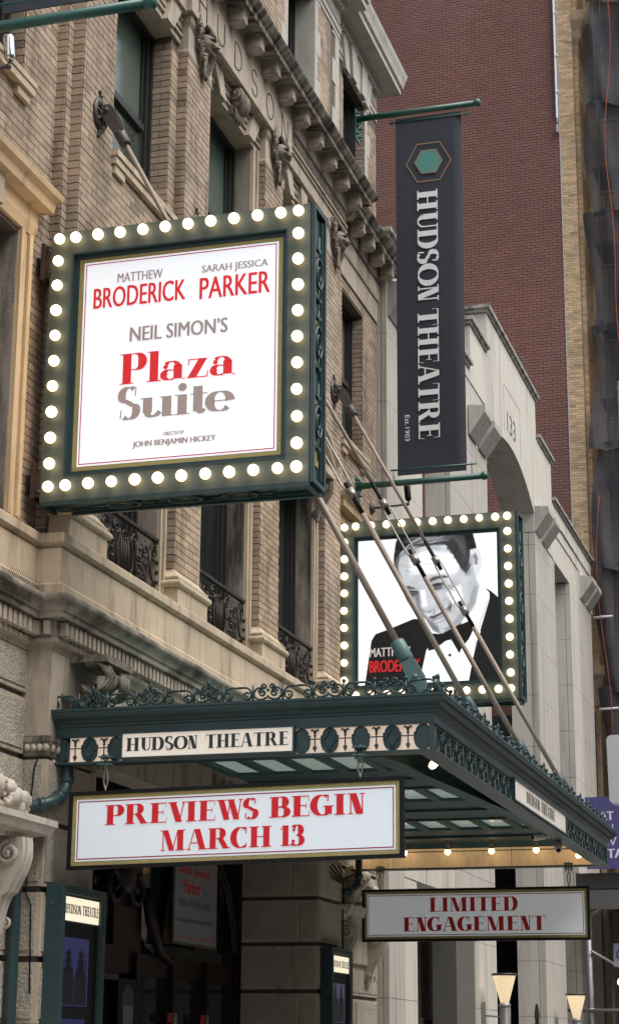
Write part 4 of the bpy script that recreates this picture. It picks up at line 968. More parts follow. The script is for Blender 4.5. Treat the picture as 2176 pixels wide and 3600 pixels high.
# ================================================================ support rods
def rod(k, Y, x1, z1, label):
    t = thing('support_rod', label, 'tie rod', (xp, Y, 9.16), 'long tie rods from wall medallions down to the marquee')
    zc = 9.16
    q_ = G(); q_.lathe([(.135, 0), (.145, .015), (.13, .03), (.10, .03), (.09, .022), (.05, .022), (.045, .05), (0.02, .055)], (xp+.008, Y, zc), 'x', 22)
    for j in range(8): a_ = 2*pi*j/8; q_.tube([(xp+.035, Y+.05*cos(a_), zc+.05*sin(a_)), (xp+.04, Y+.115*cos(a_), zc+.115*sin(a_))], .011, 5)
    for s_ in (-1, 1): q_.ball((xp+.02, Y, zc+s_*.165), .026, 8, sc=(.6, 1, 1.2)); q_.ball((xp+.02, Y-.02, zc+s_*.20), .02, 8, sc=(.6, 1.2, 1))
    q_.build('wall_medallion', RODG, t)
    A, B_ = Vector((xp+.09, Y, zc+.01)), Vector((x1, Y, z1)); D = (B_-A).normalized(); Nn = Vector((-D.z, 0, D.x))
    q_ = G()
    for s_ in (-1, 1):
        pl = []
        for (l_, w_) in ((-.05, .02), (-.035, .045), (0, .06), (.06, .062), (.22, .045), (.24, .045)): pl.append((l_, w_))
        pts = [A+D*l_+Nn*w_ for l_, w_ in pl]+[A+D*l_-Nn*w_ for l_, w_ in pl[::-1]]
        q_.prism([(p.x, p.z) for p in pts], 'y', Y+s_*.028, Y+s_*.045)
    q_.cyl(A-Vector((.09, 0, 0)), A, .035, 10); q_.cyl(A+Vector((0, -.06, 0)), A+Vector((0, .06, 0)), .022, 8)
    q_.tube([A+D*.22, A+D*.24, A+D*.36, A+D*.37], [.045, .05, .05, .042], 14); q_.build('clevis', RODG, t)
    L = (B_-A).length; tb0, tb1 = 2.42, 3.12
    q_ = G(); q_.cyl(A+D*.36, A+D*(tb0-.26), .0205, 10); q_.build('upper_rod', ROD, t)
    q_ = G(); q_.cyl(A+D*(tb0-.26), A+D*(tb0+.14), .022, 10); q_.build('threaded_end', BLACKM, t); q_ = G(); q_.cyl(A+D*(tb1-.12), A+D*(tb1+.22), .022, 10); q_.build('threaded_end', BLACKM, t)
    q_ = G()
    for s_ in (-1, 1):
        o = Vector((0, s_*.042, 0))*.3+Nn*s_*.040
        q_.tube([A+D*(tb0+.02)+o*.6, A+D*(tb0+.10)+o, A+D*(tb1-.10)+o, A+D*(tb1-.02)+o*.6], .0095, 6)
    q_.cyl(A+D*(tb0-.03), A+D*(tb0+.06), .044, 6); q_.cyl(A+D*(tb1-.05), A+D*(tb1+.05), .044, 6); q_.build('turnbuckle', STEEL, t)
    q_ = G(); q_.cyl(A+D*(tb1+.22), A+D*(L-.30), .0255, 10); q_.build('lower_rod', ROD, t)
    q_ = G(); E_ = A+D*(L-.30); q_.tube([E_-D*.015, E_+D*.0, E_+D*.14, E_+D*.15], [.05, .056, .056, .05], 14)
    pts = [E_+D*.15+Nn*.05, E_+D*.30+Nn*.06, E_+D*.42+Nn*.03, E_+D*.42-Nn*.03, E_+D*.30-Nn*.06, E_+D*.15-Nn*.05]
    for s_ in (-1, 1): q_.prism([(p.x, p.z) for p in pts], 'y', Y+s_*.022, Y+s_*.042)
    q_.cyl(B_+Vector((0, -.065, 0)), B_+Vector((0, .065, 0)), .022, 8); q_.box(x1-.07, x1+.05, Y-.02, Y+.02, 3.99, z1+.02); q_.build('socket', TEAL if k else TEALB, t)
TEALB = mat('bright_teal_paint', (.085, .17, .16), .45, 0., var=.1, vs=4)
for k, (a, b) in enumerate(PIERS):
    rod(k, (a+b)/2+(.01 if k else .02), 2.88, 4.24, ['nearest taupe tie rod, passing behind the big sign to a pale teal socket', 'second nearest taupe tie rod, its turnbuckle coming out from behind the big lit sign', 'third taupe tie rod, its turnbuckle crossing the hair in the lit portrait', 'farthest tie rod, its wall medallion showing just right of the big lit sign'][k])
# ================================================================ drain pipes
def pipe(path, label, r=.046):
    t = thing('drain_pipe', label, 'drain pipe', path[-1]); q_ = G(); q_.tube(path, r, 14); q_.build('pipe', TEAL, t)
    
    for i in range(1, len(path)-1):
        if i % 2: q_ = G(); d_ = (Vector(path[i+1])-Vector(path[i-1])).normalized(); q_.cyl(Vector(path[i])-d_*.022, Vector(path[i])+d_*.022, r+.008, 14); q_.build('pipe_collar', TEAL, t)
pipe([(.262, 13.12, 3.95), (.262, 13.12, 3.545), (.260, 13.09, 3.47), (.252, 13.00, 3.405), (.235, 12.90, 3.36), (.19, 12.845, 3.335), (.12, 12.83, 3.325), (.07, 12.80, 3.30), (.06, 12.74, 3.22), (.06, 12.74, 2.9), (.06, 12.74, 0)], 'teal drain pipe bending out from under the near left corner of the marquee')
pipe([(.30, 21.35, 3.95), (.30, 21.35, 3.55), (.29, 21.33, 3.45), (.22, 21.25, 3.38), (.12, 21.12, 3.36), (.05, 21.08, 3.30), (.05, 21.08, 2.0)], 'short dark drain pipe beside the far stone pier under the marquee', .04)
# ================================================================ lit blade signs
bq = G(); bq.ball((0, 0, 0), .0435, 16); BM = bq.mesh('light_bulb', BULB); sq = G(); sq.cyl((0, 0, 0), (0, .05, 0), .024, 10); SM = sq.mesh('bulb_socket', TEALG, fixn=True)
def blade(y0, zoff, label, kind):
    x0, x1, z0, z1, th = .135, 2.26, 5.588+zoff, 7.784+zoff, .32
    t = thing('blade_sign', label, 'theatre sign', ((x0+x1)/2, y0+th/2, z0), 'square bulb-lit blade signs')
    rx0, rx1, rz0, rz1 = x0+.19, x1-.185, z0+.188, z1-.185
    q_ = G(); holes_panel(q_, 'y', y0, y0+.03, x0, x1, z0, z1, [(rx0, rx1, rz0, rz1)]); q_.build('face_frame', TEALG, t)
    q_ = G(); q_.box(x0+.004, x1-.004, y0+.10, y0+th-.03, z0+.004, z1-.004); q_.box(x0, x1, y0+th-.03, y0+th, z0, z1); q_.build('sign_box', TEAL, t)
    q_ = G()   # recess returns with a fine inner lip
    for (a, b, c, d_) in ((rx0, rx0+.012, rz0, rz1), (rx1-.012, rx1, rz0, rz1), (rx0+.012, rx1-.012, rz1-.012, rz1), (rx0+.012, rx1-.012, rz0, rz0+.012)): q_.box(a, b, y0-.008, y0+.095, c, d_)
    for (a, b, c, d_) in ((rx0+.012, rx0+.045, rz0+.012, rz1-.012), (rx1-.045, rx1-.012, rz0+.012, rz1-.012), (rx0+.045, rx1-.045, rz1-.045, rz1-.012), (rx0+.045, rx1-.045, rz0+.012, rz0+.045)): q_.box(a, b, y0+.03, y0+.095, c, d_)
    q_.build('recess_frame', TEAL, t)
    px0, px1, pz0, pz1 = rx0+.046, rx1-.046, rz0+.046, rz1-.046; yp = y0+.04; f = face_y(yp)
    if kind == 'suite':
        q_ = G(); q_.box(px0, px1, yp, yp+.02, pz0, pz1); q_.build('gold_border', GOLD, t)
        q_ = G(); q_.box(px0+.040, px1-.036, yp-.002, yp, pz0+.036, pz1-.034); pn = q_.build('poster_panel', WHITEP, t)
        f = face_y(yp-.002); q_ = G(); a, b, c, d_ = px0+.054, px1-.050, pz0+.049, pz1-.048; e = .008
        for (u0, u1, v0, v1) in ((a, b, d_-e, d_), (a, b, c, c+e), (a, a+e, c+e, d_-e), (b-e, b, c+e, d_-e)): q_.add([f(u0, v0, .002), f(u1, v0, .002), f(u1, v1, .002), f(u0, v1, .002)], [(0, 1, 2, 3)])
        q_.build('red_line', DREDI, pn, fixn=False)
        for (s_, u0, u1, v0, v1, m_, bo) in (('MATTHEW', .69, 1.064, 7.326, 7.402, TAUPE, .03), ('BRODERICK', .497, 1.255, 7.126, 7.296, REDI, .02), ('SARAH JESSICA', 1.38, 1.912, 7.312, 7.388, TAUPE, .03), ('PARKER', 1.366, 1.93, 7.114, 7.288, REDI, .02),
                ('NEIL SIMON’S', .808, 1.60, 6.826, 6.945, TAUPE, .035), ('DIRECTED BY', 1.108, 1.275, 6.046, 6.076, TAUPE, .05), ('JOHN BENJAMIN HICKEY', .86, 1.524, 5.960, 6.020, TAUPE, .055)):
            sans('lettering', s_, pn, f, u0, u1, v0, v1, m_, .003, bo)
        lettering('lettering', 'Plaza', pn, f, .738, 1.665, 6.484, 6.484+.247, REDI, .27, .035); lettering('lettering', 'Suite', pn, f, .728, 1.668, 6.200, 6.462, TAUPE, .27, .035)
    else:
        portrait(t, px0, px1, pz0, pz1, yp)
    # screws
    # bulbs: twelve along top and bottom, ends closer
    bx = [x0+.085, x0+.225]+[x0+.225+.1855*k for k in range(1, 10)]+[x1-.09]
    bz = [z0+.107]+[z0+.107+.18+.2073*k for k in range(9)]+[z1-.068]
    pts = [(x, bz[-1]) for x in bx]+[(x, bz[0]) for x in bx]+[(bx[0], z) for z in bz[1:-1]]+[(bx[-1], z) for z in bz[1:-1]]
    pts[12:24] = [(x, z0+.107) for x in bx]
    for x, z in pts:
        bs_ = random.uniform(.96, 1.03); inst('light_bulb', BM, t, (x+random.uniform(-.002, .002), y0-.040, z+random.uniform(-.002, .002)), sc=(bs_, bs_, bs_))
    q_ = G()
    for x, z in pts: q_.cyl((x, y0-.03, z), (x, y0+.001, z), .022, 8)
    s_o = q_.build('bulb_sockets', TEALG, t); s_o['kind'] = 'stuff'
    # ornamental outer edge (street end) and underside: rails, slots and rings over gold mesh
    q_ = G()
    for (a, b, c, d_) in ((y0, y0+.03, z0, z1), (y0+th-.035, y0+th, z0, z1), (y0+.03, y0+th-.035, z1-.03, z1), (y0+.03, y0+th-.035, z0, z0+.03)): q_.box(x1-.006, x1+.03, a, b, c, d_)
    q_.box(x1, x1+.018, y0+.06, y0+.075, z0+.06, z1-.06); q_.box(x1, x1+.018, y0+th-.08, y0+th-.065, z0+.06, z1-.06)
    for c in (z0+.50, (z0+z1)/2+.03, z1-.52):
        q_.tube([(x1+.02, y0+th/2-.005+.085*cos(a), c+.12*sin(a)) for a in [2*pi*k/20 for k in range(20)]], .011, 6, closed=True); q_.tube([(x1+.02, y0+th/2-.005+.038*cos(a), c+.055*sin(a)) for a in [2*pi*k/14 for k in range(14)]], .008, 6, closed=True)
        for s_ in (-1, 1): q_.cyl((x1+.018, y0+th/2-.005, c+s_*.055), (x1+.018, y0+th/2-.005, c+s_*.30), .008, 6); q_.box(x1, x1+.02, y0+.09, y0+th-.10, c+s_*.20-.012, c+s_*.20+.012)
        q_.cyl((x1+.018, y0+.075, c), (x1+.018, y0+.12, c), .007, 6); q_.cyl((x1+.018, y0+th-.12, c), (x1+.018, y0+th-.08, c), .007, 6)
    q_.build('edge_ornament', TEAL, t)
    q_ = G(); q_.box(x1-.003, x1+.004, y0+.10, y0+th-.11, z0+.16, z0+.30); q_.box(x1-.003, x1+.004, y0+.12, y0+th-.13, z0+.40, z0+.60)
    for c in (z0+.50, (z0+z1)/2+.03, z1-.52): q_.ball((x1, y0+th/2-.005, c+.04), .06, 10, sc=(.1, 1, 1.3)); q_.box(x1-.003, x1+.004, y0+.12, y0+th-.13, c+.14, c+.18); q_.box(x1-.003, x1+.004, y0+.12, y0+th-.13, c-.2, c-.15)
    q_.build('gold_mesh', GOLD, t)
    q_ = G()
    for (a, b, c, d_) in ((x0, x1, y0, y0+.03), (x0, x1, y0+th-.035, y0+th), (x0, x0+.04, y0+.03, y0+th-.035), (x1-.04, x1, y0+.03, y0+th-.035)): q_.box(a, b, c, d_, z0-.03, z0+.002)
    for c in (x0+.62, (x0+x1)/2+.05, x1-.58):
        q_.tube([(c+.13*cos(a), y0+th/2+.085*sin(a), z0-.012) for a in [2*pi*k/20 for k in range(20)]], .011, 6, closed=True); q_.tube([(c+.06*cos(a), y0+th/2+.04*sin(a), z0-.012) for a in [2*pi*k/14 for k in range(14)]], .008, 6, closed=True)
        for s_ in (-1, 1): q_.cyl((c+s_*.06, y0+th/2, z0-.012), (c+s_*.28, y0+th/2, z0-.012), .008, 6)
    q_.box(x0+.05, x1-.05, y0+.06, y0+.07, z0-.016, z0); q_.box(x0+.05, x1-.05, y0+th-.08, y0+th-.07, z0-.016, z0); q_.build('underside_ornament', TEAL, t)
    q_ = G()
    for c in (x0+.62, (x0+x1)/2+.05, x1-.58): q_.ball((c, y0+th/2, z0), .10, 12, sc=(1, .62, .06))
    for c in (x0+.42, x0+.82, x0+1.35, x1-.38): q_.box(c-.03, c+.03, y0+.09, y0+.12, z0-.004, z0+.001); q_.box(c-.03, c+.03, y0+th-.13, y0+th-.10, z0-.004, z0+.001)
    q_.build('gold_mesh', GOLD, t)
    for z in (z1-.25, z0+.16):
        q_ = G(); q_.box(.0, .03, y0+.02, y0+th, z-.07, z+.07); q_.box(.03, .07, y0+.10, y0+.22, z-.05, z+.05); q_.box(.07, .098, y0-.04, y0+th, z-.14, z+.16); q_.box(.10, .133, y0-.02, y0+th, z-.12, z+.14)
        for a in (-.08, .1): q_.ball((.128, y0-.012, z+a), .018, 8)
        q_.build('wall_bracket', BRK, t)
    return t
BRK = mat('rusty_dark_bracket', (.05, .035, .028), .6, .3, var=.3, vs=8, stain=(.16, .06, .03), sa=.6, ss=(8, 8, 8), st=.55)
def portrait(t, x0, x1, z0, z1, yp):
    JACKET = [(0.446, 5.70), (0.527, 6.23), (0.576, 6.307), (0.729, 6.354), (1.034, 6.464), (1.113, 6.452), (1.207, 6.288), (1.349, 6.264), (1.587, 6.362), (1.729, 6.401), (1.827, 6.648), (1.877, 6.788), (1.954, 6.735), (2.12, 6.58), (2.12, 5.70)]
    SHIRT = [(1.181, 6.084), (1.156, 5.976), (1.091, 5.70), (1.671, 5.70), (1.721, 5.947), (1.771, 6.147), (1.929, 6.642), (1.93, 6.721), (1.877, 6.788), (1.814, 6.823), (1.796, 6.65), (1.682, 6.451), (1.524, 6.349), (1.395, 6.199), (1.205, 6.115)]
    TIE = [(1.175, 6.298), (1.205, 6.075), (1.268, 6.088), (1.411, 6.182), (1.474, 6.195), (1.566, 6.025), (1.598, 6.094), (1.678, 6.184), (1.726, 6.275), (1.736, 6.385), (1.681, 6.4), (1.523, 6.342), (1.381, 6.271), (1.27, 6.269)]
    FACE = [(0.821, 7.127), (0.869, 6.93), (0.908, 6.799), (0.955, 6.668), (1.034, 6.568), (1.177, 6.448), (1.255, 6.317), (1.349, 6.264), (1.428, 6.268), (1.523, 6.342), (1.683, 6.482), (1.763, 6.604), (1.797, 6.713), (1.822, 6.807), (1.776, 6.905), (1.834, 7.013), (1.848, 7.124), (1.822, 7.238), (1.759, 7.275), (1.695, 7.215), (1.601, 7.302), (1.363, 7.366), (1.089, 7.32), (0.895, 7.269), (0.83, 7.224)]
    HAIR = [(0.805, 7.064), (0.798, 7.21), (0.823, 7.387), (0.872, 7.506), (0.962, 7.56), (1.22, 7.56), (1.7, 7.56), (1.746, 7.453), (1.783, 7.305), (1.791, 7.264), (1.711, 7.246), (1.701, 7.134), (1.659, 6.977), (1.612, 7.012), (1.535, 7.161), (1.442, 7.312), (1.362, 7.358), (1.218, 7.344), (1.041, 7.307), (0.895, 7.277), (0.83, 7.192)]
    LIGHT = [(0.912, 7.398), (1.123, 7.497), (1.444, 7.507), (1.54, 7.492), (1.363, 7.415), (1.218, 7.385), (1.025, 7.382)]
    EAR = [(1.711, 7.222), (1.751, 7.267), (1.799, 7.264), (1.837, 7.205), (1.848, 7.108), (1.826, 7.014), (1.781, 6.905), (1.762, 6.97), (1.74, 7.051), (1.757, 7.13), (1.726, 7.18)]
    EARSH = [(1.734, 7.164), (1.774, 7.209), (1.804, 7.143), (1.795, 7.064), (1.756, 7.066), (1.765, 7.13)]
    BROW1 = [(1.181, 6.903), (1.278, 6.953), (1.405, 6.961), (1.469, 6.933), (1.325, 6.921), (1.213, 6.877)]
    BROW2 = [(0.892, 6.865), (0.989, 6.859), (1.069, 6.822), (1.02, 6.816), (0.908, 6.831)]
    EYE1 = [(1.237, 6.843), (1.309, 6.871), (1.388, 6.85), (1.356, 6.82), (1.276, 6.801)]
    EYE2 = [(0.94, 6.781), (1.036, 6.791), (1.1, 6.772), (1.068, 6.741), (0.988, 6.73)]
    NOSE = [(1.1, 6.788), (1.114, 6.595), (1.178, 6.543), (1.257, 6.555), (1.225, 6.525), (1.146, 6.537), (1.098, 6.58), (1.051, 6.694)]
    MOUTH = [(1.217, 6.478), (1.272, 6.474), (1.432, 6.545), (1.488, 6.621), (1.471, 6.558), (1.4, 6.515), (1.272, 6.451), (1.224, 6.458)]
    JAW = [(1.798, 6.808), (1.763, 6.588), (1.587, 6.393), (1.428, 6.276), (1.365, 6.279), (1.525, 6.428), (1.685, 6.625), (1.751, 6.811)]
    LEFT = [(0.821, 7.127), (0.892, 6.832), (1.019, 6.585), (1.177, 6.448), (1.255, 6.317), (1.349, 6.264), (1.318, 6.361), (1.24, 6.429), (1.146, 6.529), (1.067, 6.63), (0.988, 6.714), (0.908, 6.864), (0.877, 7.027)]
    BUT = [(1.432, 6.017), (1.456, 6.034), (1.479, 6.014), (1.456, 5.992)]
    COLL = [(1.71, 6.245), (1.771, 6.163), (1.82, 6.27), (1.759, 6.336)]
    NX, NZ = 250, 262
    dx = x0-.409; X_ = np.linspace(x0, x1, NX+1); Z_ = np.linspace(z0, z1, NZ+1)
    cx = (X_[:-1]+X_[1:])/2; cz = (Z_[:-1]+Z_[1:])/2; XX, ZZ = np.meshgrid(cx, cz)
    def inside(P, A, B):
        r = np.zeros(A.shape, bool); n = len(P)
        for i in range(n):
            (xa, za), (xb, zb) = P[i], P[(i+1) % n]
            if za == zb: continue
            r ^= ((za > B) != (zb > B)) & (A < (xb-xa)*(B-za)/(zb-za)+xa)
        return r
    def mask(P, blur=0):
        m_ = np.zeros(XX.shape); hx, hz = (cx[1]-cx[0])/4, (cz[1]-cz[0])/4
        for a in (-1, 1):
            for b in (-1, 1): m_ += inside(P, XX+a*hx, ZZ+b*hz)
        m_ /= 4
        for _ in range(blur):
            p = np.pad(m_, 1, 'edge'); m_ = (p[:-2, 1:-1]+p[2:, 1:-1]+p[1:-1, :-2]+p[1:-1, 2:]+2*p[1:-1, 1:-1])/6
        return m_
    rng = np.random.default_rng(3)
    def fbm(sx, sz, seed):
        r = np.random.default_rng(seed); g_ = r.random((int(sz)+3, int(sx)+3)); u = (XX-x0)/(x1-x0)*sx; v = (ZZ-z0)/(z1-z0)*sz
        i, j = u.astype(int), v.astype(int); fu, fv = u-i, v-j; return (g_[j, i]*(1-fu)*(1-fv)+g_[j, i+1]*fu*(1-fv)+g_[j+1, i]*(1-fu)*fv+g_[j+1, i+1]*fu*fv)
    I = np.full(XX.shape, .86)
    def put(P, val, blur=0, k=1.):
        nonlocal I
        m_ = mask(P, blur)*k; I = I*(1-m_)+val*m_
    put(JACKET, .035); put(SHIRT, .84); put(FACE, .55)
    fm = mask(FACE)
    sh = np.clip(.10*(fbm(9, 9, 2)-.5)+.12*(fbm(26, 26, 4)-.5), -.1, .1); I = I+fm*sh
    put(LEFT, .22, 9, .9); put(JAW, .36, 7, .75)
    put([(1.25, 6.98), (1.55, 6.98), (1.62, 7.2), (1.2, 7.28), (.98, 7.2), (1.0, 7.0)], .80, 14, .85); put([(1.42, 6.75), (1.6, 6.85), (1.62, 6.68), (1.5, 6.6)], .80, 8, .8); put([(1.11, 6.80), (1.17, 6.80), (1.20, 6.60), (1.14, 6.60)], .82, 4, .8)
    put([(1.20, 6.88), (1.42, 6.90), (1.44, 6.80), (1.25, 6.76)], .36, 6, .7); put([(.90, 6.84), (1.10, 6.80), (1.10, 6.70), (.95, 6.70)], .26, 6, .75)
    put([(1.46, 6.66), (1.50, 6.60), (1.47, 6.50), (1.44, 6.53)], .30, 4, .8); put([(1.22, 6.44), (1.40, 6.50), (1.38, 6.46), (1.25, 6.41)], .34, 4, .8); put([(1.27, 6.60), (1.42, 6.68), (1.50, 6.70), (1.30, 6.62)], .45, 4, .7)
    put(BROW1, .10, 1, .85); put(BROW2, .12, 1, .85); put(EYE1, .16, 1, .85); put([(1.27, 6.84), (1.35, 6.86), (1.36, 6.85), (1.28, 6.83)], .04, 0); put(EYE2, .14, 1, .85); put(NOSE, .24, 3, .8); put(MOUTH, .10, 1, .9)
    put(EAR, .66, 1); put(EARSH, .25, 3, .85)
    hm = mask(HAIR, 1); ang = (XX*.35+ZZ); st = fbm(18, 150, 9); I = I*(1-hm)+hm*(.035+.10*np.clip(st-.45, 0, 1))
    lm = mask(LIGHT, 4); I = I*(1-lm)+lm*(.16+.75*np.clip(fbm(10, 120, 21)-.28, 0, .8))
    put([(.80, 7.06), (.83, 7.22), (.90, 7.28), (.86, 7.15), (.84, 7.0)], .10, 2, .8); put([(1.60, 7.02), (1.70, 7.05), (1.72, 6.96), (1.66, 6.93)], .3, 4, .5)
    put([(1.19, 6.28), (1.35, 6.26), (1.52, 6.34), (1.60, 6.40), (1.58, 6.30), (1.40, 6.20), (1.22, 6.20)], .10, 2); put(TIE, .03); put([(1.46, 6.19), (1.45, 6.0), (1.46, 5.74), (1.468, 5.74), (1.462, 6.0), (1.475, 6.19)], .5, 1, .7); put(BUT, .03); put([(1.72, 5.95), (1.77, 6.15), (1.84, 6.38), (1.93, 6.65), (1.90, 6.65), (1.80, 6.38), (1.74, 6.16)], .55, 1, .6); put(COLL, .82)
    put([(1.585, 6.10), (1.60, 6.12), (1.62, 6.10), (1.60, 6.09)], .03)
    def strand(P, val, wd=.004, k=.8):      # a fine line along a quadratic curve
        nonlocal I
        (xa, za), (xb, zb), (xc, zc) = P; n = 60; hx = (x1-x0)/NX; hz = (z1-z0)/NZ
        for i in range(n+1):
            t_ = i/n; px_ = (1-t_)**2*xa+2*t_*(1-t_)*xb+t_*t_*xc; pz_ = (1-t_)**2*za+2*t_*(1-t_)*zb+t_*t_*zc; kk = k*sin(pi*min(1, max(0, t_)))**.5
            i0, j0 = (px_-x0)/hx-.5, (pz_-z0)/hz-.5; a, b = int(i0), int(j0); fa, fb = i0-a, j0-b
            for da, db, w_ in ((0, 0, (1-fa)*(1-fb)), (1, 0, fa*(1-fb)), (0, 1, (1-fa)*fb), (1, 1, fa*fb)):
                if 0 <= a+da < NX and 0 <= b+db < NZ: I[b+db, a+da] += (val-I[b+db, a+da])*min(1, kk*w_*.6)
    U = rng.uniform
    for _ in range(150):     # swept hair, lighter over the parting
        t0 = U(0, 1); strand([(.86+.12*t0+U(-.02, .02), 7.20+.12*t0+U(-.03, .03)), (1.0+.35*t0, 7.40+U(-.06, .10)), (1.45+U(-.2, .2), 7.36+.15*U(0, 1))], U(.25, .9) if U(0, 1) > .4 else .03, k=.8)
    for _ in range(90): strand([(1.45+U(-.1, .15), 7.48+U(-.06, .04)), (1.66+U(-.05, .05), 7.36+U(-.05, .05)), (1.66+U(-.06, .08), 7.06+U(-.1, .1))], U(.08, .26), k=.5)
    for _ in range(110): x_ = U(1.44, 1.68); z_ = 7.34-(x_-1.44)*1.45+U(-.01, .04); strand([(x_+.05, z_+.06), (x_+.01, z_+.0), (x_-.015, z_-.05)], .10, k=.5)
    for _ in range(40): x_ = U(1.0, 1.42); strand([(x_-.04, 7.345+U(-.015, .02)), (x_, 7.335+U(-.02, .02)), (x_+.05, 7.35+U(-.01, .02))], .10, k=.6)
    for z_, a_, b_ in ((7.17, .90, 1.12), (7.10, .88, 1.10), (7.04, .90, 1.08), (7.12, 1.15, 1.35)): strand([(a_, z_), ((a_+b_)/2, z_-.03), (b_, z_-.005)], .36, k=.7); strand([(a_, z_-.012), ((a_+b_)/2, z_-.042), (b_, z_-.017)], .78, k=.5)
    for P_ in ([(1.24, 6.835), (1.31, 6.885), (1.40, 6.85)], [(1.235, 6.84), (1.31, 6.875), (1.405, 6.855)], [(.94, 6.785), (1.02, 6.80), (1.10, 6.775)], [(1.25, 6.80), (1.31, 6.79), (1.38, 6.815)], [(1.22, 6.475), (1.33, 6.47), (1.49, 6.62)], [(1.22, 6.475), (1.33, 6.465), (1.485, 6.61)]): strand(P_, .02, k=1.); strand([(a, b+.004) for a, b in P_], .03, k=1.)
    for P_ in ([(1.43, 6.84), (1.50, 6.83), (1.55, 6.80)], [(1.43, 6.83), (1.49, 6.80), (1.53, 6.76)], [(1.44, 6.82), (1.47, 6.78), (1.49, 6.73)], [(1.50, 6.72), (1.54, 6.62), (1.50, 6.52)], [(1.26, 6.57), (1.30, 6.53), (1.27, 6.50)], [(1.25, 6.40), (1.32, 6.39), (1.40, 6.43)], [(1.36, 6.33), (1.42, 6.31), (1.5, 6.37)]): strand(P_, .22, k=.9)
    for _ in range(26): t_ = U(0, 1); strand([(1.79+.05*t_, 6.75-.2*t_), (1.72-.1*t_, 6.5), (1.5+.1*t_, 6.36)], .45, k=.3)
    for a, b, c_, d_ in ((1.83, 6.80, 2.03, 5.80), (1.40, 6.24, 1.18, 5.80), (.60, 6.28, .72, 5.80), (.98, 6.42, 1.10, 6.02)): strand([(a, b), ((a+c_)/2+.03, (b+d_)/2), (c_, d_)], .09, k=.9)
    I = np.clip(I, .01, .95)
    vs = [(x, yp, z) for z in Z_ for x in X_]; fs = []
    for j in range(NZ):
        for i in range(NX): k = j*(NX+1)+i; fs.append((k, k+1, k+NX+2, k+NX+1))
    me = bpy.data.meshes.new('poster_print'); org = wloc(t); me.from_pydata([(a-org.x, b-org.y, c-org.z) for a, b, c in vs], [], fs)
    at = me.attributes.new('print', 'FLOAT_COLOR', 'CORNER'); c = I.reshape(-1)**1.5; col = np.stack([c*.93, c*.97, c*1.03, np.ones_like(c)], 1).repeat(4, 0); at.data.foreach_set('color', col.reshape(-1).astype(np.float32))
    M = bpy.data.materials.new('backlit_portrait_print'); M.use_nodes = True; nt = M.node_tree; b = nt.nodes['Principled BSDF']; a = nt.nodes.new('ShaderNodeAttribute'); a.attribute_name = 'print'
    nt.links.new(a.outputs['Color'], b.inputs['Base Color']); nt.links.new(a.outputs['Color'], b.inputs['Emission Color']); b.inputs['Emission Strength'].default_value = .62; b.inputs['Roughness'].default_value = .4
    me.materials.append(M); o = link('poster_print', me, t)
    q_ = G(); q_.box(x0, x1, yp+.004, yp+.02, z0, z1); q_.build('poster_backing', BLACKM, t)
    f = face_y(yp); sans('lettering', 'MATTHEW', o, f, .507, .993, 6.035, 6.140, mat('grey_print', (.5, .45, .45), .5, var=0, emit=(.6, .53, .52), es=.3), .004, .03); sans('lettering', 'BRODERICK', o, f, .503, 1.114, 5.851, 5.990, REDI, .004, .031)
blade(12.67, 0., 'big square sign ringed with lit globe bulbs, white panel reading Plaza Suite, nearest', 'suite')
blade(21.03, -.115, 'square bulb-ringed sign with a lit portrait of a man in a bow tie', 'portrait')
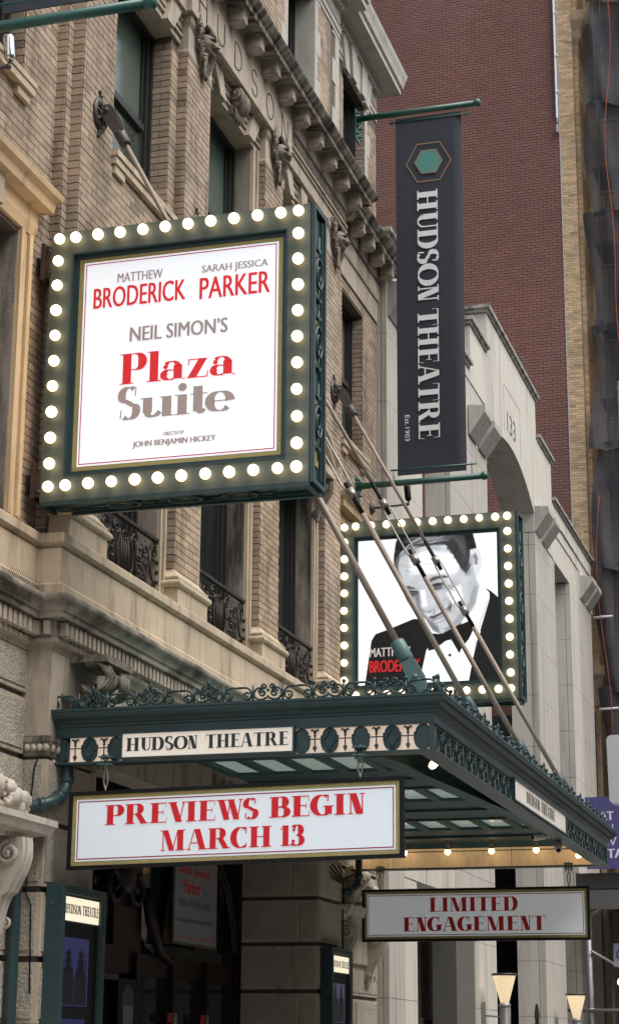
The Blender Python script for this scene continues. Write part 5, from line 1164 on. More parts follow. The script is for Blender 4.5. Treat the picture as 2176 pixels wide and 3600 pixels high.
# ================================================================ hanging boards
def board(x0, x1, z0, z1, y, tilt, label, white, lines, hooks, emit_red):
    t = thing('hanging_sign', label, 'hanging sign', ((x0+x1)/2, y, z0))
    def mp(u, v, d): return (x0+u, y-d, z0+v+tilt*u)
    W_, H_ = x1-x0, z1-z0
    def slab(q_, u0, u1, v0, v1, d0, d1):
        pts = [mp(u, v, d_) for d_ in (d0, d1) for u, v in ((u0, v0), (u1, v0), (u1, v1), (u0, v1))]; q_.add(pts, [(0, 1, 2, 3), (7, 6, 5, 4), (0, 4, 5, 1), (1, 5, 6, 2), (2, 6, 7, 3), (3, 7, 4, 0)])
    q_ = G(); e = .026
    for (a, b, c, d_) in ((0, W_, 0, e), (0, W_, H_-e, H_), (0, e, e, H_-e), (W_-e, W_, e, H_-e)): slab(q_, a, b, c, d_, -.03, .025)
    slab(q_, e, W_-e, e, H_-e, -.028, .0); q_.build('frame', BLACKM, t)
    q_ = G(); g_ = .042; slab(q_, e+.0005, W_-e-.0005, e+.0005, H_-e-.0005, .0, .006); q_.build('gold_border', GOLD, t)
    q_ = G(); slab(q_, e+.032, W_-e-.032, e+.032, H_-e-.032, .006, .009); pn = q_.build('board', white, t)
    q_ = G(); a = e+.044; l_ = .008
    for (u0, u1, v0, v1) in ((a, W_-a, H_-a-l_, H_-a), (a, W_-a, a, a+l_), (a, a+l_, a+l_, H_-a-l_), (W_-a-l_, W_-a, a+l_, H_-a-l_)): q_.add([mp(u0, v0, .0105), mp(u1, v0, .0105), mp(u1, v1, .0105), mp(u0, v1, .0105)], [(0, 1, 2, 3)])
    q_.build('red_line', mat('dark_red_line', (.35, .01, .03), .5, var=0), pn, fixn=False)
    for s_, u0, u1, v0, v1 in lines: lettering('lettering', s_, pn, lambda u, v, d_: mp(u-x0, v, d_+.009), u0, u1, v0, v1, emit_red, .29, .05)
    for hx in hooks:
        zt = z1+tilt*(hx-x0); q_ = G()
        q_.tube([(hx+.016*cos(a_), y, zt+.09+.062*sin(a_)) for a_ in [2*pi*k/16 for k in range(16)]], .007, 6, closed=True); q_.cyl((hx, y, zt-.01), (hx, y, zt+.035), .009, 6); q_.cyl((hx, y, zt+.15), (hx, y, 3.66), .009, 6)
        q_.build('hook', STEEL, t); q_ = G()
        for zz in (3.63, 3.685): q_.box(hx-.05, hx+.05, y-.05, y+.05, zz, zz+.007)
        for s_ in (-1, 1):
            for r_ in (-1, 1): q_.cyl((hx+s_*.03, y+r_*.03, 3.60), (hx+s_*.03, y+r_*.03, 3.70), .005, 5)
        q_.cyl((hx, y, 3.58), (hx, y, 3.71), .008, 6); q_.build('hanger_clamp', TEALB, t)
    return t
REDB1 = mat('bright_red_board_print', (.62, .008, .014), .6, 0., var=0, emit=(.8, .01, .02), es=.06)
board(.345, 2.865, 2.874, 3.437, 13.0, .0152, 'white hanging sign reading PREVIEWS BEGIN MARCH 13 under the near end of the marquee', WHITEB,
      [('PREVIEWS', .63, 1.805, .313, .461), ('BEGIN', 1.885, 2.587, .313, .461), ('MARCH', 1.065, 1.902, .110, .258), ('13', 1.965, 2.148, .110, .258)], (.62, 2.55), REDB1)
board(.237, 2.867, 2.842, 3.434, 21.75, .0, 'grey white hanging sign reading LIMITED ENGAGEMENT at the far end of the marquee', WHITEG,
      [('LIMITED', 1.03, 2.055, .330, .490), ('ENGAGEMENT', .72, 2.37, .112, .272)], (.45, 2.64), REDB)
# ================================================================ security cameras under the marquee
for (p, d_, lb) in (((2.87, 18.95, 3.70), (-.12, -.10, -.03), 'small white box security camera under the marquee edge, left of its neighbour'), ((2.95, 19.15, 3.66), (.02, -.12, -.10), 'small cream security camera hanging below the marquee edge on a black base')):
    t = thing('security_camera', lb, 'camera', p); q = G(); P0_ = Vector(p); D_ = Vector(d_); q.tube([P0_, P0_+D_*.2, P0_+D_*.9, P0_+D_], [.025, .036, .036, .03], 12); q.ball(P0_-D_*.1, .03, 8)
    q.build('camera_body', mat('cream_plastic', (.75, .70, .60), .5, var=.05), t); q = G(); q.cyl(P0_+D_*.99, P0_+D_*1.05, .022, 10); q.build('lens', BLACKM, t)
    q = G(); q.cyl(P0_, P0_+Vector((.05, .02, .10)), .012, 8); q.cyl(P0_+Vector((.05, .02, .09)), P0_+Vector((.05, .02, .12)), .04, 10); q.build('mount', BLACKM, t)
# ================================================================ banners
def banner(Y, label):
    t = thing('banner', label, 'banner', (0, Y, 8.5), 'vertical HUDSON THEATRE banners')
    x0, x1, z0, z1 = .553, 1.432, 8.675, 13.52
    N, Mz = 24, 60; v = []; fs = []
    for j in range(Mz+1):
        for i in range(N+1):
            u, w_ = i/N, j/Mz; v.append((x0+(x1-x0)*u, Y+.006*sin(w_*7+u*3)*u+(.035*max(0, (u-.86)/.14)**2), z0+(z1-z0)*w_-.01*sin(u*pi)*(1 if j == 0 else 0)))
    for j in range(Mz):
        for i in range(N): k = j*(N+1)+i; fs.append((k, k+1, k+N+2, k+N+1))
    q_ = G(); q_.add(v, fs, 0, True); cl = q_.build('cloth', NAVY, t, fixn=False)
    f = lambda u, v_, d: (u, Y-.012-d, v_)
    def ring(P, w_, name, m_, par):
        cx, cz = sum(p[0] for p in P)/6, sum(p[1] for p in P)/6; q2 = G()
        for i in range(6):
            a, b = P[i], P[(i+1) % 6]; k1, k2 = 1-w_/sqrt((a[0]-cx)**2+(a[1]-cz)**2), 1-w_/sqrt((b[0]-cx)**2+(b[1]-cz)**2)
            q2.add([f(a[0], a[1], 0), f(b[0], b[1], 0), f(cx+(b[0]-cx)*k2, cz+(b[1]-cz)*k2, 0), f(cx+(a[0]-cx)*k1, cz+(a[1]-cz)*k1, 0)], [(0, 1, 2, 3)])
        return q2.build(name, m_, par, fixn=False)
    HO = [(.690, 12.862), (.842, 13.145), (1.152, 13.145), (1.303, 12.862), (1.150, 12.590), (.842, 12.590)]; HI = [(.803, 12.872), (.897, 13.045), (1.100, 13.045), (1.185, 12.872), (1.098, 12.705), (.897, 12.705)]
    ring(HO, .016, 'hexagon_line', EMBG, cl); ring(HI, .018, 'hexagon_line', EMBG, cl)
    q_ = G(); q_.add([f(p[0]+(.994-p[0])*.08, p[1]+(12.872-p[1])*.08, -.001) for p in HI], [tuple(range(6))]); q_.build('hexagon', EMBT, cl, fixn=False)
    vm = lambda u, v_, d: (v_, Y-.012-d, -u)      # runs downwards, letter tops to the right
    lettering('lettering', 'HUDSON', cl, vm, -12.467, -10.91, .840, 1.118, PRINTW, .26, .06); lettering('lettering', 'THEATRE', cl, vm, -10.80, -9.050, .832, 1.105, PRINTW, .26, .06)
    sans('lettering', 'Est.1903', cl, vm, -9.388, -9.043, .655, .716, PRINTW, .003, .01)
    for z, zr in ((13.625, 13.50), (8.50, 8.675)):
        q_ = G(); q_.tube([(.02, Y, z), (1.62, Y, z+.012)], [.042, .037], 14); q_.ball((1.655, Y, z+.013), .055, 12); q_.build('pole', TEALP, t)
        q_ = G(); q_.box(0.0, .022, Y-.05, Y+.16, z-.30, z+.14)
        for a in (-.22, -.10, .08): q_.cyl((.02, Y+.10, z+a), (.07, Y+.10, z+a), .014, 6); q_.cyl((.02, Y-.02, z+a), (.07, Y-.02, z+a), .014, 6)
        q_.prism([(.02, z-.14), (.10, z-.03), (.10, z+.0), (.02, z+.05)], 'y', Y-.012, Y+.012); q_.build('pole_bracket', TEALP, t)
        q_ = G(); q_.cyl((.46, Y, zr), (1.56, Y, zr+.003), .012, 8)
        for x in (.50, 1.50): q_.cyl((x, Y, min(z, zr)-.03), (x, Y, max(z, zr)+.03), .006, 6)
        q_.build('hem_rod', TEALP, t)
    boxes('hem', NAVY, t, [(x0, x1, Y-.008, Y+.006, z0-.075, z0+.002), (x0, x1, Y-.008, Y+.006, z1-.002, z1+.03)])
TEALP = mat('green_pole_paint', (.03, .105, .085), .4, 0., var=.08, vs=5)
banner(22.3, 'tall navy banner with teal hexagon and white HUDSON THEATRE lettering, before the maroon wall')
banner(10.8, 'navy banner of which only the bottom hem and green pole enter the top left corner')
# banner spotlights
def spot(Y, z, label, material, arm=.5):
    t = thing('banner_spotlight', label, 'spotlight', (0, Y, z)); q_ = G(); q_.lathe([(.075, 0), (.085, .015), (.06, .05), (.02, .06)], (0.0, Y, z), 'x', 16); q_.cyl((.04, Y, z), (arm, Y, z+.02), .014, 8)
    q_.ball((arm, Y, z+.02), .025, 8); q_.cyl((arm, Y, z+.02), (arm+.02, Y, z+.08), .012, 6); q_.build('arm', RODG, t)
    q_ = G(); q_.tube([(arm+.01, Y-.01, z+.07), (arm+.005, Y, z+.10), (arm-.01, Y, z+.26), (arm-.012, Y, z+.275)], [.03, .042, .042, .036], 14, False, 0); q_.build('lamp_housing', material, t)
    q_ = G(); q_.ball((arm-.012, Y, z+.272), .036, 10, sc=(1, 1, .4)); q_.build('lamp_lens', mat('brass_lens', (.55, .38, .10), .3, .7, var=.1), t)
spot(23.05, 8.42, 'small black spotlight with brass lens on an arm above the portrait sign', BLACKM, .50)
spot(11.55, 8.62, 'polished silver spotlight at the top left edge below the green pole', mat('polished_aluminium', (.75, .75, .76), .2, 1., var=.05), .24)
# ================================================================ display cases
def case(y0, z1, label, texts):
    t = thing('display_case', label, 'display case', (.19, y0, .9)); x0, x1, y1 = .202, .335, y0+.83
    q_ = G(); q_.box(x0, x1-.03, y0+.0, y1, .9, z1)
    for (a, b, c, d_) in ((y0, y1, z1-.06, z1), (y0, y0+.06, .9, z1-.06), (y1-.10, y1, .9, z1-.06)): q_.box(x1-.03, x1, a, b, c, d_)
    q_.ball((x0+.05, y0, z1-.14), .012, 8)
    c = q_.build('case_body', TEAL, t); q_ = G()
    z = z1-.10
    while z > 1.0: q_.ball((x1+.001, y1-.05, z), .014, 6, sc=(.4, 1, .8)); z -= .032
    y = y0+.09
    while y < y1-.1: q_.ball((x1+.001, y, z1-.03), .010, 6, sc=(.4, 1, .6)); y += .03
    o = q_.build('beading', TEAL, t); o['kind'] = 'stuff'
    q_ = G(); q_.box(x1-.028, x1-.018, y0+.062, y1-.102, z1-.25, z1-.08); s_ = q_.build('name_panel', mat('lit_cream_panel', (.8, .75, .6), .4, var=.05, vs=6, emit=(1., .88, .66), es=.5), t)
    f = face_x(x1-.018); INK = BLACKM
    lettering('lettering', 'HUDSON', s_, f, y0+.085, y0+.37, z1-.20, z1-.130, INK, .3, .12, .006); lettering('lettering', 'THEATRE', s_, f, y0+.40, y1-.125, z1-.20, z1-.130, INK, .3, .12, .006)
    q_ = G(); q_.box(x1-.029, x1-.024, y0+.062, y1-.102, .95, z1-.26); q_.build('screen_surround', BLACKM, t)
    q_ = G(); q_.box(x1-.0235, x1-.019, y0+.085, y1-.27, 1.92, z1-.37); s_ = q_.build('screen', mat('blue_screen', (.01, .01, .03), .15, var=.2, vs=4, emit=(.10, .11, .42), es=.09), t); f = face_x(x1-.019)
    dk = mat('screen_dark_print', (.004, .004, .012), .3, var=0)
    sans('lettering', 'BRODERICK', s_, f, y0+.09, y0+.28, z1-.62, z1-.52, dk, .002, .0); sans('lettering', 'PARKER', s_, f, y0+.34, y0+.53, z1-.62, z1-.52, dk, .002, .0); sans('lettering', 'MATTHEW', s_, f, y0+.12, y0+.24, z1-.50, z1-.47, dk, .002, 0.); sans('lettering', 'SARAH JESSICA', s_, f, y0+.35, y0+.52, z1-.50, z1-.47, dk, .002, 0.)
    q_ = G()   # two dark figures in the screen picture
    for k, yy_ in enumerate((y0+.19, y0+.42)):
        P_ = [(yy_+a_*.10, 1.93+b_*.8) for a_, b_ in ((-1.1, 0), (-1.1, .22), (-.85, .30), (-.40, .34), (-.42, .40), (-.36, .46), (0, .50), (.36, .46), (.42, .40), (.40, .34), (.85, .30), (1.1, .22), (1.1, 0))]
        q_.add([f(p[0], p[1]-.0, .001) for p in P_], [tuple(range(len(P_)))])
    q_.build('screen_figures', dk, s_, fixn=False)
    q_ = G(); q_.box(x1-.0235, x1-.019, y0+.085, y1-.30, 1.2, 1.83); q_.build('screen', mat('blue_screen_low', (.01, .01, .03), .15, var=.2, vs=4, emit=(.09, .10, .42), es=.08), t)
case(12.96, 2.775, 'teal glazed display case with lit name panel on the near stone pier', 0)
case(20.13, 2.70, 'teal display case with lit name panel on the far stone pier, partly in shade', 1)
# ================================================================ entrance recess
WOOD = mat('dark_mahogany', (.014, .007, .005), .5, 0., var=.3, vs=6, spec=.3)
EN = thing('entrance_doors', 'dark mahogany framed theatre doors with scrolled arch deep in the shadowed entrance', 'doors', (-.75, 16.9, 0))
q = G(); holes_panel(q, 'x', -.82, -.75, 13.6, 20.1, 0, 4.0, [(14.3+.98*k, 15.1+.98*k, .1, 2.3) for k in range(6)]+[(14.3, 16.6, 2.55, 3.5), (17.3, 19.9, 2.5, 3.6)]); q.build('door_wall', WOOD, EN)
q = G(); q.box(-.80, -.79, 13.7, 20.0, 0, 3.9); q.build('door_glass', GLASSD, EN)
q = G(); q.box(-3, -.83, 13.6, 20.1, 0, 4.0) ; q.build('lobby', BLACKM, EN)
q = G()
for c, r in ((15.2, .62), (15.2, .52), (18.9, 1.1), (18.9, 1.0)): q.tube([(-.72, c+r*cos(a), 2.62+r*.95*sin(a)) for a in [pi*k/18 for k in range(19)]], .03, 6)
for s_ in (-1, 1):
    q.tube([(-.70, 16.75+s_*p[0], 3.0+p[1]) for p in spiral(.28, .1, .22, .04, pi/2, 1.5)], .035, 6); q.tube([(-.70, 16.75+s_*.5, 3.1), (-.68, 16.75+s_*.62, 2.8), (-.70, 16.75+s_*.9, 2.55), (-.72, 16.75+s_*1.3, 2.45)], [.05, .06, .05, .03], 8)
q.ball((-.70, 16.75, 3.2), .2, 12, sc=(.4, 1, 1)); q.build('arch_scrolls', WOOD, EN)
for k in range(7): q = G(); q.box(-.75, -.70, 14.2+.98*k-.05, 14.2+.98*k+.05, 0, 2.5); q.build('door_post', WOOD, EN)
P = thing('quote_poster', 'white framed quote poster with red lettering on the wall inside the entrance', 'poster', (-.66, 18.6, 2.6))
q = G(); q.box(-.68, -.66, 17.915, 19.205, 2.63, 3.75); q.build('gold_border', mat('dim_gold_edge', (.10, .075, .03), .6), P)
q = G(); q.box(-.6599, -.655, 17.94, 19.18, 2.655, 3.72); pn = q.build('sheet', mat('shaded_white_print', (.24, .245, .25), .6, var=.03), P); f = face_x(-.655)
RB = REDB; GB = mat('grey_ink', (.10, .09, .09), .6, var=0)
sans('lettering', 'Sarah Jessica', pn, f, 18.0, 18.98, 3.30, 3.42, RB, .003, .03); sans('lettering', 'Parker', pn, f, 18.18, 18.68, 3.14, 3.27, RB, .003, .03); sans('lettering', 'is a', pn, f, 18.75, 18.92, 3.15, 3.24, GB, .003); sans('lettering', 'titan of the stage”', pn, f, 18.05, 19.05, 2.98, 3.10, GB, .003); sans('lettering', 'Jessica Shaw, Entertainment Weekly', pn, f, 18.02, 19.06, 2.84, 2.90, GB, .003)
q = G(); q.box(-.6549, -.654, 17.98, 19.14, 2.70, 2.708); q.box(-.6549, -.654, 19.132, 19.14, 2.71, 3.70); q.build('red_line', REDB, pn)
P = thing('portrait_poster', 'dim black and white poster of a dark haired head inside the dark entrance', 'poster', (-.66, 16.9, 1.2))
q = G(); q.box(-.69, -.68, 16.6, 17.15, 1.0, 2.25); pn = q.build('sheet', BLACKM, P); f = face_x(-.68)
q = G(); hd = [(16.85+.13*cos(a), 1.96+.20*sin(a)) for a in [2*pi*k/20 for k in range(20)]]; q.add([f(a, b, .001) for a, b in hd], [tuple(range(20))]); q.build('face_print', mat('dim_skin_print', (.16, .17, .18), .6, var=.3, vs=12), pn, fixn=False)
q = G(); hr = [(16.84+.145*cos(a), 2.05+.15*sin(a)) for a in [-.25+(pi+.5)*k/16 for k in range(17)]]; q.add([f(a, b, .002) for a, b in hr], [tuple(range(17))]); q.build('hair_print', mat('hair_print', (.04, .042, .05), .4, var=.6, vs=30), pn, fixn=False)
for k, (yy_, lb) in enumerate(((18.0, 'red square door sticker with vertical letters NE, left of two'), (18.95, 'red square door sticker with vertical letters NE, right of two'))):
    P = thing('door_sticker', lb, 'sticker', (-.69, yy_, 1.8)); q = G(); q.box(-.70, -.692, yy_-.08, yy_+.05, 1.88, 1.97); st_ = q.build('red_square', mat('red_sticker', (.30, .012, .012), .6, var=0), P)
    vm = lambda u, v_, d: (-.692+d, yy_+.07+v_*.10, 1.97-u); sans('lettering', 'NEXT', st_, vm, 0, .30, 0, 1, mat('grey_sticker_ink', (.25, .25, .26), .6, var=0), .002, .02)
# ================================================================ 133 office portal
OB = thing('office_portal', 'pale grey limestone street screen numbered 133 with a wide arch and stepped parapet', 'building', (.15, 32.5, 0))
JO = [-.3]+[.329+.967*k for k in range(15)]
def gblocks(x0, x1, y0, y1, z0, z1, m_=GREY, name='stone_block', gap=.007, cut=()):
    zs = [z0]+[z for z in JO if z0+.1 < z < z1-.1]+[z1]
    for i in range(len(zs)-1):
        q_ = G(); q_.box(x0+gap/2, x1-gap/2, y0+gap/2, y1-gap/2, zs[i]+gap/2, zs[i+1]-gap/2); q_.build(name, m_, OB)
xf = .15; zt = 11.0
# solid core slightly behind the stones
q = G(); q.box(-.42, xf-.02, 23.38, 24.92, 0, 12.2); q.box(-.22, xf-.02, 27.34, 30.15, 0, 12.2); q.box(-.35, xf-.02, 34.86, 37.2, 0, 11.2); q.box(-.60, xf-.03, 39.15, 42.2, 0, 11.2); q.box(-.60, xf-.1, 37.0, 42.2, 11.25, 12.2)
q.box(-.28, xf-.02, 24.9, 27.4, 3.82, 8.86); q.build('core', JOINT, OB)
gblocks(-.42, .07, 23.36, 25.45, 3.80, 12.2); gblocks(.072, xf, 23.36, 24.19, 0, 12.2, GREYD); gblocks(.072, xf-.008, 24.19, 25.45, 3.80, 12.2)
gblocks(-.42, .07, 23.36, 24.9, 0, 3.79); gblocks(.072, xf-.008, 24.19, 24.9, 0, 3.79)
gblocks(-.30, .07, 25.47, 27.28, 3.80, 8.9); gblocks(.072, xf, 25.47, 27.28, 3.80, 8.9)
gblocks(-.25, .07, 28.58, 30.17, 0, 3.79); gblocks(.072, xf, 28.58, 28.9, 0, 3.79, GREYD); gblocks(.072, xf-.01, 28.9, 30.30, 0, 3.79)
gblocks(-.25, .07, 27.3, 30.17, 3.80, 12.2); gblocks(.072, xf, 27.3, 28.41, 3.80, 12.2, GREYD); gblocks(.072, xf-.012, 28.41, 30.30, 3.80, 12.2, GREYD)
gblocks(-.37, .02, 34.85, 37.1, 0, 11.2); gblocks(.022, xf, 34.85, 35.65, 0, 11.2, GREYD); gblocks(.022, xf-.012, 35.65, 37.2, 0, 11.2, GREYD)
gblocks(-.62, .03, 39.1, 42.25, 0, 11.2); gblocks(.032, xf, 39.1, 40.26, 0, 11.2); gblocks(.032, xf-.012, 40.26, 42.25, 0, 11.2, GREYD)
# arch and parapet in one wall with a segmental opening
zt0 = 11.58; hw = 2.35; rise = .60; Rr = (hw*hw+rise*rise)/(2*rise); ycn = 32.50
def archz(y): return zt0+sqrt(max(0, Rr**2-(y-ycn)**2))-(Rr-rise)
N = 20; ysn = [ycn-hw+2*hw*i/N for i in range(N+1)]; q = G()
for i in range(N):
    a, b = ysn[i], ysn[i+1]; za, zb_ = archz(a), archz(b); v = [(x, y, z) for x in (-.47, xf) for y, z in ((a, za), (b, zb_), (b, 13.2), (a, 13.2))]
    q.add(v, [(0, 1, 2, 3), (7, 6, 5, 4), (0, 4, 5, 1), (3, 2, 6, 7)])
q.build('arch', GREY, OB, fixn=True)
def slab_(y0, y1, z0, z1, x0=-.30, x1=xf, m_=GREY, n='parapet_stone'): q_ = G(); q_.box(x0, x1, y0+.003, y1-.003, z0+.003, z1-.003); q_.build(n, m_, OB)
for a, b in ((30.42, 32.0), (32.0, 33.7), (33.7, 35.28)): slab_(a, b, 13.2, 13.98)
for a, b in ((28.95, 30.15),): slab_(a, b, 12.2, 13.2)
for a, b in ((34.85, 37.0),): slab_(a, b, 11.21, 13.2)
slab_(23.36, 26.1, 12.2, 12.38); slab_(26.1, 28.95, 12.2, 12.38)
slab_(37.0, 42.4, 12.10, 12.40); slab_(37.0, 42.35, 11.86, 12.10, x1=xf-.03); slab_(37.0, 40.6, 11.52, 11.86, x1=xf-.05); slab_(37.0, 40.6, 11.22, 11.52, x1=xf-.02); slab_(40.6, 42.35, 11.21, 11.86)
slab_(30.15, 30.42, 13.2, 13.3); slab_(25.45, 27.30, 11.2, 12.2)
COP = mat('dark_streaked_coping', (.36, .34, .30), .85, var=.12, vs=3, stain=(.07, .07, .06), sa=.85, ss=(5, 5, 1.2), st=.46)
def coping(y0, y1, z): q_ = G(); q_.sweep([(-.30, y0), (xf, y0), (xf, y1), (-.30, y1)], [(-.05, z), (.03, z), (.03, z+.05), (.075, z+.06), (.075, z+.12), (-.05, z+.13)]); q_.build('coping', COP, OB); q_ = G(); q_.box(-.28, xf-.06, y0+.06, y1-.06, z+.02, z+.11); q_.build('coping_top', COP, OB)
coping(30.40, 35.30, 13.985); coping(28.93, 30.30, 13.205); coping(35.42, 37.02, 13.205); coping(23.40, 28.80, 12.385); coping(37.15, 42.45, 12.405)
COP2 = mat('bracket_limestone', (.42, .40, .36), .85, var=.1, vs=2, stain=(.17, .165, .15), sa=.6, ss=(9, 9, 1), st=.5)
UND = mat('stained_bracket_stone', (.20, .19, .17), .85, var=.2, vs=5, stain=(.05, .05, .04), sa=.8, ss=(4, 9, 2), st=.45)
for yb in (23.42, 28.75, 34.88, 40.62):
    for k in range(2):
        a = yb+k*.80; b = a+.62; q = G(); q.prism([(xf, 11.24), (xf+.02, 11.24), (xf+.27, 11.60), (xf+.27, 11.70), (xf, 11.74)], 'y', a, b); q.build('corbel_bracket', COP2, OB)
NUM = mat('incised_number', (.10, .095, .085), .9, var=0)
sans('building_number', '133', OB, face_x(xf+.0), 32.20, 33.02, 12.40, 12.78, NUM, .004, .0)
q = G()
for p in ((32.0, 33.5, 13.19, 13.205), (31.9, 31.915, 12.3, 13.19), (33.5, 33.515, 12.2, 13.19)): q.box(xf, xf+.0015, *p)
q.build('joint_line', JOINT, OB)
# glazed infill left of the arch, ground level
q = G(); q.box(-.45, -.43, 24.9, 28.6, 0, 3.8); q.build('window_pane', mat('grey_brown_glass', (.11, .105, .095), .15, var=.25, vs=1.5, spec=.8), OB)
q = G()
for y in (25.4, 26.6, 27.8): q.box(-.42, -.38, y-.03, y+.03, 0, 3.8)
q.box(-.42, -.38, 24.9, 28.6, 1.98, 2.10); q.build('mullion', mat('bronze_mullion', (.09, .085, .08), .4, .4), OB)
# inner courtyard surfaces seen through the arch
q = G(); q.box(-3.2, -3.0, 23.4, 42.4, 0, 9.0); q.build('courtyard_glass', mat('black_glass_wall', (.008, .010, .014), .12, var=.2, spec=.8), OB)
q = G(); q.box(-3.0, .14, 42.3, 42.45, 0, 9.0); q.build('courtyard_end', mat('black_glass_end', (.008, .009, .012), .15, var=.2), OB)
for z in (1.3, 3.95, 6.6): q = G(); q.box(-3.0, -2.96, 23.4, 42.3, z, z+.05); q.build('glass_rail', mat('dim_rail', (.12, .13, .15), .4, .5), OB)
# pigeon
t = thing('pigeon', 'dark pigeon perched on the sloping-looking coping right of the number 133', 'bird', (.16, 33.7, 14.11)); q = G()
q.ball((.16, 33.7, 14.20), .075, 12, sc=(.75, 1.45, .85)); q.ball((.165, 33.62, 14.285), .036, 10); q.tube([(.16, 33.65, 14.22), (.163, 33.62, 14.28)], [.045, .03], 8); q.tube([(.16, 33.77, 14.19), (.16, 33.90, 14.14)], [.04, .015], 8); q.cyl((.165, 33.59, 14.285), (.165, 33.56, 14.278), .008, 5)
for s_ in (-1, 1): q.cyl((.16+s_*.02, 33.68, 14.15), (.16+s_*.02, 33.68, 14.11), .006, 5)
q.build('body', mat('pigeon_plumage', (.04, .042, .05), .6, var=.3, vs=30), t)
# ================================================================ maroon tower wall
TW = thing('maroon_brick_building', 'tall building side wall of dull maroon painted brick behind the banner', 'building', (-4, 42.6, 0))
q = G(); q.box(-9, -.262, 42.61, 60, 0, 34); q.build('wall', REDMO, TW)
RBk = Bricks(.20, .062, .012, .010, .09)
RBk.lay('y', 42.61, -6.2, -.262, 8.9, 30.5); RBk.flush(TW, REDBR, 300, 'brick')
# tan building with brick pier
TN = thing('tan_brick_building', 'narrow strip of a yellow tan brick building beside the maroon wall', 'building', (0, 42.6, 0))
q = G(); q.box(-.255, .105, 42.6, 60, 0, 34); q.box(.105, .20, 42.75, 60, 0, 34); q.build('wall', TANST, TN)
TBk = Bricks(.20, .055, .008, .010, .22); TBk.lay('y', 42.6, -.255, .105, 10.5, 30.5, L=.19); TBk.lay('y', 42.75, .112, .20, 5.5, 30.5, one=True); TBk.lay('x', .20, 42.75, 44.6, 9, 28, L=.2); TBk.flush(TN, TANBR, 300, 'brick')
q = G(); q.box(-.285, -.257, 42.585, 42.62, 9, 34); q.build('mortar_seam', mat('grey_caulk', (.45, .44, .42), .9, var=.3, vs=20), TN)
q = G(); q.sweep([(.11, 42.75), (.20, 42.75), (.20, 46)], [(-.05, 25.6), (.0, 25.6), (.03, 25.75), (.03, 25.9), (.10, 26.05), (.12, 26.25), (.22, 26.5), (.24, 26.75), (-.05, 26.8)]); q.build('pilaster_capital', TANST, TN)
q = G(); q.box(.20, 1.6, 44.6, 46, 27.2, 34); q.build('upper_ledge', TANST, TN)
q = G(); q.sweep([(.10, 42.72), (.20, 42.72), (.20, 46)], [(-.05, 9.2), (.02, 9.2), (.03, 9.5), (.10, 9.8), (.16, 9.9), (.16, 10.1), (-.05, 10.15)]); q.build('pier_base', TANST, TN)
for k in range(14):
    q = G(); q.box(-.1, .17, 42.70, 45, 1.0+.58*k+.02, 1.58+.58*k-.02); q.build('stone_course', TANST, TN)
# sign-light conduit on the maroon wall
t = thing('light_tube', 'long thin white light tube with round knobs running down the maroon wall', 'light fixture', (-.24, 42.5, 23.7)); q = G()
for a, b in ((23.85, 26.1), (26.12, 29), (29.02, 33)): q.box(-.345, -.290, 42.50, 42.56, a, b)
q.build('tube', mat('white_plastic_tube', (.85, .86, .88), .4, var=.05), t); q = G(); q.box(-.355, -.336, 42.50, 42.59, 23.85, 33); q.build('track', mat('dark_track', (.06, .06, .07), .5), t); q = G()
for z in (24.55, 25.55+.0, 26.75, 28, 29.2): q.ball((-.285, 42.50, z), .035, 8)
q.build('knob', mat('white_knob', (.75, .74, .72), .4), t); q = G(); q.box(-.34, -.28, 42.46, 42.58, 23.45, 23.65); q.cyl((-.31, 42.52, 23.65), (-.31, 42.52, 23.85), .02, 6); q.build('junction_box', mat('grey_box', (.35, .36, .38), .5), t)
# ================================================================ netted scaffold
def netmat():
    M = mat('black_debris_netting', (.035, .037, .045), .8, 0., var=.5, vs=.6)
    nt = M.node_tree; n = nt.nodes; l = nt.links; out = n['Material Output']; b = n['Principled BSDF']
    tr = n.new('ShaderNodeBsdfTransparent'); mx = n.new('ShaderNodeMixShader'); g_ = n.new('ShaderNodeNewGeometry'); t_ = n.new('ShaderNodeTexNoise'); t_.inputs['Scale'].default_value = .9; l.new(g_.outputs['Position'], t_.inputs['Vector'])
    r = n.new('ShaderNodeMapRange'); r.inputs['From Min'].default_value = .3; r.inputs['From Max'].default_value = .7; r.inputs['To Min'].default_value = .74; r.inputs['To Max'].default_value = .93; l.new(t_.outputs['Fac'], r.inputs['Value'])
    l.new(r.outputs[0], mx.inputs[0]); l.new(tr.outputs[0], mx.inputs[1]); l.new(b.outputs[0], mx.inputs[2]); l.new(mx.outputs[0], out.inputs['Surface']); return M
NETM = netmat()
SF = thing('scaffold_netting', 'tall scaffold wrapped in sagging black debris netting at the right edge', 'scaffolding', (1.5, 42.5, 5))
rnd = random.Random(2)
for k in range(9):
    z0, z1 = 6.5+2.9*k, 6.5+2.9*(k+1)+.15; v = []; fs = []; nu, nv = 26, 16
    for j in range(nv+1):
        for i in range(nu+1):
            u, w_ = i/nu, j/nv; x_l = (.30+.34*max(0, (z0-16)/14)+.14*sin(w_*pi*1.3+k*1.7)*(.8))
            x = x_l+(4.6-x_l)*u**1.3; v.append((x, 42.35+.10*sin(x*5+k+w_*3)+.07*sin(x*13+w_*5+k*2)+.12*sin(w_*pi), z0+(z1-z0)*w_+.08*sin(x*3+k)*(1-w_)))
    for j in range(nv):
        for i in range(nu): a = j*(nu+1)+i; fs.append((a, a+1, a+nu+2, a+nu+1))
    q = G(); q.add(v, fs, 0, True); q.build('net_sheet', NETM, SF, fixn=False)
q = G(); v = []
for x in (.6, 1.9, 3.2, 4.4):
    for y in (42.9, 44.3): q.cyl((x, y, 5.5), (x, y, 33), .025, 6)
